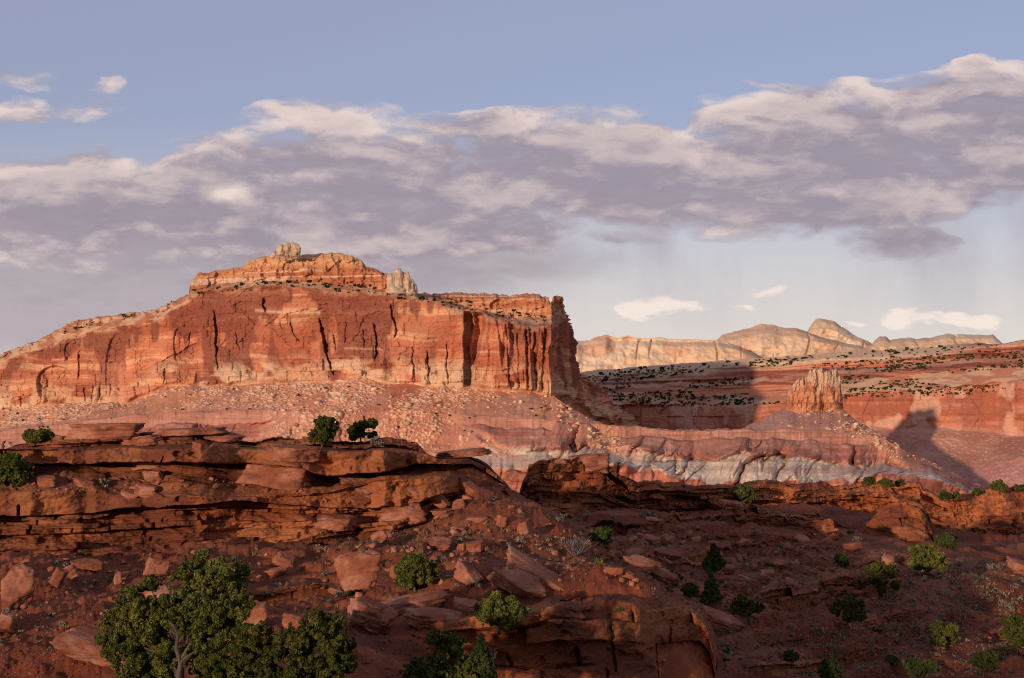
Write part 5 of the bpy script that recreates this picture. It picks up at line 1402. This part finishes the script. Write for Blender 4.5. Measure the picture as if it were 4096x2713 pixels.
for i, (nm, lab, u, v, w_, h_, form, mat) in enumerate(TREES):
    r = np.random.default_rng(400 + i); zo = 0.0
    if v < 672: loc, nrm, on = hit(u, min(v, 677))
    else: loc = None
    if loc is None or loc.y > 300:
        Yt_ = 47.0 if u < 520 else (205.0 if v < 520 else 75.0)
        if 300 < u < 400 and v < 460: Yt_ = 93.0
        if u < 60 and v < 460: Yt_ = 90.0
        x, y, _ = P(u, v, Yt_); q = drop(float(x), float(y)); loc = Vector((float(x), float(y), q.z))
        if v >= 672: zo = max(0.0, (339 - F * math.tan(math.atan2(loc.z, loc.y) - PITCH)) - v) * loc.y / F
        elif abs((339 - F * math.tan(math.atan2(loc.z, loc.y) - PITCH)) - v) > 6: loc.z = float(P(u, v, Yt_)[2])
    k = loc.y / F; W_, H_ = w_ * k, h_ * k
    L = []
    if form == 'cone':
        n = 9
        for j in range(n):
            t = j / (n - 1); rad = W_ * .5 * (1 - .82 * t) * .62
            for q in range(3 if t < .7 else 1):
                a = r.random() * 6.28; d = W_ * .5 * (1 - .85 * t) * .42
                L.append((math.cos(a) * d, math.sin(a) * d, H_ * (.12 + .84 * t), max(rad, .07 * W_)))
    elif form == 'upright':
        for j in range(15):
            t = r.random(); L.append((r.uniform(-.34, .34) * W_, r.uniform(-.3, .3) * W_, H_ * (.16 + .7 * t), W_ * r.uniform(.16, .26)))
        L.append((0, 0, H_ * .86, W_ * .16))
    elif form == 'ragged':
        for j in range(13):
            L.append((r.uniform(-.42, .42) * W_, r.uniform(-.3, .3) * W_, H_ * r.uniform(.25, .9), W_ * r.uniform(.1, .19)))
    else:
        for j in range(17):
            a = r.random() * 6.28; d = math.sqrt(r.random()) * .36 * W_; z = H_ * r.uniform(.14, .74) * (1.1 - .5 * d / (.36 * W_)) + .08 * H_
            L.append((math.cos(a) * d, math.sin(a) * d, z, min(W_, H_ * 1.2) * r.uniform(.18, .28)))
    sc = max(k / .035, .8)
    L = [(x, y, z + zo, q) for x, y, z, q in L]
    make_tree(nm, lab, 'tree' if nm.endswith('tree') else 'bush', loc, L, max(.03, .045 * H_), mat, 500 + i, .045 * sc, min(1.0, max(.32, w_ / 40)) if w_ > 16 else .3, 4 if form == 'ragged' else (1 if w_ > 30 else 0))


def bare_shrub():
    r = np.random.default_rng(77); loc, _, _ = hit(577, 556)
    k = loc.y / F; paths = []
    for i in range(46):
        e = np.array([r.normal() * 8 * k, r.normal() * 6 * k, r.uniform(8, 21) * k]); m = wig((0, 0, -.1), e, 4, .10, r)
        paths.append((m, [.035, .026, .017, .008]))
        for q in range(3): paths.append((wig(m[2], m[2] + np.array([r.normal() * 4 * k, r.normal() * 4 * k, r.uniform(2, 8) * k]), 3, .04, r), [.016, .012, .005]))
    V, Fc = tubes(paths, 4)
    o = link('bare_shrub', mesh_np('bare_shrub', V, Fc, np.tile((.16, .13, .12), (len(V), 1)), M_bark)); o.location = loc
    tag(o, 'bare grey leafless shrub on the shaded side of the spur', 'shrub')


bare_shrub()


def dead_log(u, v, du, dv, label, seed):
    r = np.random.default_rng(seed); a, _, _ = hit(u, v); k = a.y / F
    e = np.array([du * k, .2, -dv * k]); m = wig((0, 0, .05), e, 6, .1, r); paths = [(m, [.07, .06, .05, .045, .03, .012])]
    for j in (1, 2, 3, 4): paths.append((wig(m[j], m[j] + np.array([r.normal() * .35, -.1, r.uniform(.1, .5)]), 3, .05, r), [.03, .02, .006]))
    V, Fc = tubes(paths, 5)
    o = link('dead_branch', mesh_np('dead_branch', V, Fc, np.tile((.36, .29, .22), (len(V), 1)), M_bark)); o.location = a
    tag(o, label, 'dead branch')


dead_log(447, 527, 16, 9, 'bleached dead branch lying on the boulder spur', 1)
dead_log(493, 672, 4, -20, 'forked bleached dead branch standing before the bottom ledge', 2)


def shrub_mesh(name, seed, mat, n=90, form='dome', leaf=.10):
    r = np.random.default_rng(seed); Ls = []
    for _ in range(7):
        a = r.random() * 6.28; d = .3 * math.sqrt(r.random())
        c = np.array([math.cos(a) * d, math.sin(a) * d, r.uniform(.12, .34) if form == 'dome' else r.uniform(.05, .25)])
        Ls.append(leaf_quads(c, r.uniform(.14, .24), n // 7, leaf, r, 1.0, .2))
    V = np.concatenate(Ls); V[:, 2] = np.maximum(V[:, 2], -.05)
    return mesh_np(name, V, np.arange(len(V)).reshape(-1, 4), None, mat, False)


SAGE = [shrub_mesh('sagebrush', 600 + i, M_sage, 110) for i in range(5)]
YEL = [shrub_mesh('rabbitbrush', 620 + i, M_yel, 110) for i in range(3)]
SZ = [('sagebrush on the slope below the main ledge', 'grey sagebrush clump among others on the slope below the main ledge', 50, [(0, 565), (200, 556), (400, 534), (440, 560), (330, 612), (200, 630), (0, 675)], (5, 12)),
      ('sagebrush on the boulder spur', 'grey sagebrush clump among others on the boulder spur', 36, [(380, 540), (430, 512), (480, 495), (620, 545), (600, 590), (440, 590)], (5, 11)),
      ('sagebrush on the shaded slope', 'grey sagebrush clump among others on the shaded slope', 90, [(550, 522), (640, 528), (800, 528), (960, 560), (1024, 600), (900, 640), (720, 640), (660, 590), (590, 570)], (4, 11)),
      ('sagebrush on the lower right slope', 'grey sagebrush clump among others on the lower right slope', 110, [(930, 560), (1024, 556), (1024, 678), (730, 678), (760, 640), (860, 630)], (4, 10)),
      ('sagebrush along the slab ledge', 'grey sagebrush clump among others along the foot of the rock knob', 14, [(540, 514), (600, 518), (650, 516), (640, 522), (560, 522)], (5, 11))]
for grp, lab, n, poly, (a, b) in SZ:
    for _ in range(n):
        u, v = rnd_poly(poly); loc, nrm, on = hit(u, v)
        if loc is None or loc.y > 260 or on == 'crown': continue
        k = loc.y / F * (a + (b - a) * random.random() ** 2)
        o = link('sagebrush', random.choice(SAGE)); o.scale = (k * random.uniform(.9, 1.4), k, k * random.uniform(.8, 1.2)); o.rotation_euler = (0, 0, random.random() * 6.28); o.location = loc
        tag(o, lab, 'shrub', grp)
for u, v, px, lab in [(278, 640, 14, 'yellow-green brush behind the bottom juniper'), (85, 487 + 67, 8, 'yellow-green brush under the foot of the main ledge'), (600, 563, 9, 'yellow-green brush on the shaded slope below the bare grey shrub'), (768, 566, 9, 'yellow-green brush in the middle of the shaded slope'),
                      (664, 546, 8, 'yellow-green brush beside a flat rock on the shaded slope'), (618, 612, 9, 'bright yellow brush on the bottom ledge'), (725, 662, 10, 'yellow-green brush low in the gully right of the bottom ledge'), (850, 534, 8, 'yellow-green brush left of the lit outcrop'),
                      (408, 575, 8, 'yellow-green brush left of the round juniper bush'), (160, 570, 12, 'fresh green brush below the ledge by the pale pointed boulder')]:
    loc, _, _ = hit(u, v)
    o = link('rabbitbrush', random.choice(YEL)); k = loc.y / F * px * 1.2; o.scale = (k, k, k); o.location = loc; tag(o, lab, 'shrub')
for u, v, px, lab in [(377, 446, 15, 'pale blue-grey sagebrush below the gnarled juniper on the ledge'), (105, 487, 13, 'blue-grey sagebrush on the left terrace'), (650, 518, 9, 'round pale sagebrush at the foot of the rock knob'), (728, 655, 20, 'wide grey shrub low in the gully right of the bottom ledge')]:
    loc, _, _ = hit(u, v)
    if loc.y > 300: loc = drop(float(P(u, v, 90)[0]), 90.0)
    o = link('sagebrush', random.choice(SAGE)); k = loc.y / F * px * 1.4; o.scale = (k, k, k); o.location = loc; tag(o, lab, 'shrub')


# dry grass: uncountable tufts
def dry_grass():
    r = np.random.default_rng(91); Vs = []
    spots = [([(0, 570), (200, 560), (420, 535), (440, 560), (330, 612), (200, 630), (0, 650)], 420), ([(380, 540), (430, 512), (620, 548), (600, 590), (440, 590)], 300), ([(560, 530), (640, 530), (960, 560), (1024, 600), (900, 640), (720, 640), (640, 585)], 620), ([(900, 575), (1024, 560), (1024, 678), (740, 678)], 1300)]
    for poly, n in spots:
        for _ in range(n):
            u, v = rnd_poly(poly)
            if vn2(np.array([u / 26.0]), np.array([v / 13.0]), 95)[0] < .45: continue
            loc, nrm, on = hit(u, v)
            if loc is None or loc.y > 260 or on != 'red_slope': continue
            s = loc.y / F * r.uniform(1.2, 3.0); m = 8
            b = np.array(loc[:]) + r.normal(size=(m, 3)) * np.array([.5, .5, .03]) * s
            t = b + r.normal(size=(m, 3)) * np.array([.5, .5, .15]) * s + np.array([0, 0, .9 * s])
            wv = r.normal(size=(m, 3)) * np.array([1, 1, 0]) * .22 * s
            Vs.append(np.stack([b - wv, b + wv, t + wv * .3, t - wv * .3], 1).reshape(-1, 3))
    V = np.concatenate(Vs)
    o = link('dry_grass', mesh_np('dry_grass', V, np.arange(len(V)).reshape(-1, 4), None, M_straw, False))
    tag(o, 'straw-coloured dry grass tufts over the red slopes', 'grass', kind='stuff')
    Vs = []
    for poly, n in [([(560, 530), (640, 530), (960, 560), (1024, 600), (1024, 678), (720, 678), (640, 585)], 900), ([(0, 562), (430, 520), (620, 548), (600, 600), (440, 610), (200, 640), (0, 678)], 420)]:
        for _ in range(n):
            u, v = rnd_poly(poly); loc, nrm, on = hit(u, v)
            if loc is None or loc.y > 260 or on != 'red_slope': continue
            s = loc.y / F * r.uniform(1.2, 3.4)
            Vs.append(leaf_quads(np.array([0, 0, .35]) * s, .55 * s, 16, .28 * s, r, .7, .1) + np.array(loc[:]))
    V = np.concatenate(Vs)
    tag(link('low_scrub', mesh_np('low_scrub', V, np.arange(len(V)).reshape(-1, 4), None, M_sage, False)), 'tiny grey scrub speckling the red slopes', 'scrub', kind='stuff')


dry_grass()


# far pinyons: the ones that show largest stand alone, the rest is one mass
def pin_mesh(name, seed, n=26):
    r = np.random.default_rng(seed)
    V = np.concatenate([leaf_quads(np.array([r.normal() * .22, r.normal() * .2, .3 + .18 * r.random()]), .26, n, .2, r, 1, .1) for _ in range(3)])
    return V


PV = [pin_mesh('p', 700 + i) for i in range(5)]
PM = [mesh_np('pinyon', v, np.arange(len(v)).reshape(-1, 4), None, M_fart, False) for v in PV]
FZ = [('pinyons on the far benches', 'dark pinyon among others dotted along the far red benches', 200, 2600, [(575, 378), (700, 364), (860, 354), (930, 352), (1000, 346), (1024, 350), (1024, 390), (960, 396), (860, 398), (780, 405), (640, 408), (590, 396)], 'red_cliff', (2.0, 4.8)),
      ('pinyons on the mesa summit', 'dark pinyon among others on the mesa summit and its bench', 70, 60, [(190, 292), (255, 282), (345, 282), (420, 292), (440, 296), (500, 308), (550, 318), (540, 326), (480, 314), (420, 302), (300, 288), (200, 294)], 'mesa', (2.6, 5.5)),
      ('pinyons on the talus', 'dark pinyon among others on the talus below the mesa', 40, 0, [(0, 412), (140, 400), (185, 387), (330, 386), (520, 396), (560, 412), (420, 440), (240, 412), (0, 425)], 'badlands_slope', (2.0, 3.6)),
      ('pinyons along the mesa shoulder', 'dark pinyon among others along the sloping left shoulder of the mesa', 22, 0, [(60, 330), (120, 316), (185, 296), (186, 302), (120, 320), (60, 335)], 'mesa', (2.2, 4.5)),
      ('pinyons at the foot of the white domes', 'dark pinyon among others at the foot of the cream domes', 30, 60, [(600, 372), (740, 360), (860, 352), (990, 343), (1000, 347), (870, 358), (742, 366), (600, 376)], None, (2.2, 5))]
mass = []
for grp, lab, n, extra, poly, want, (a, b) in FZ:
    for i in range(n + extra):
        u, v = rnd_poly(poly)
        if n > 100 and vn2(np.array([u / 60.0]), np.array([(v + .08 * u) / 7.0]), 96)[0] < .42: continue
        loc, nrm, on = hit(u, v)
        if loc is None or (want and on != want): continue
        if not want and loc.y < 1200: continue
        px = a + (b - a) * random.random() ** 2
        if i >= n: px *= .72
        k = loc.y / F * px
        if i < n:
            o = link('pinyon', random.choice(PM)); o.scale = (k * random.uniform(.9, 1.4), k, k * random.uniform(.7, 1.1)); o.location = loc - Vector((0, 0, .08 * k)); o.rotation_euler = (0, 0, random.random() * 6.28)
            tag(o, lab, 'tree', grp)
        else:
            mass.append(random.choice(PV) * k + np.array(loc[:]))
V = np.concatenate(mass)
tag(link('scrub', mesh_np('scrub', V, np.arange(len(V)).reshape(-1, 4), None, M_fart, False)), 'scattered dark scrub over the far benches', 'scrub', kind='stuff')
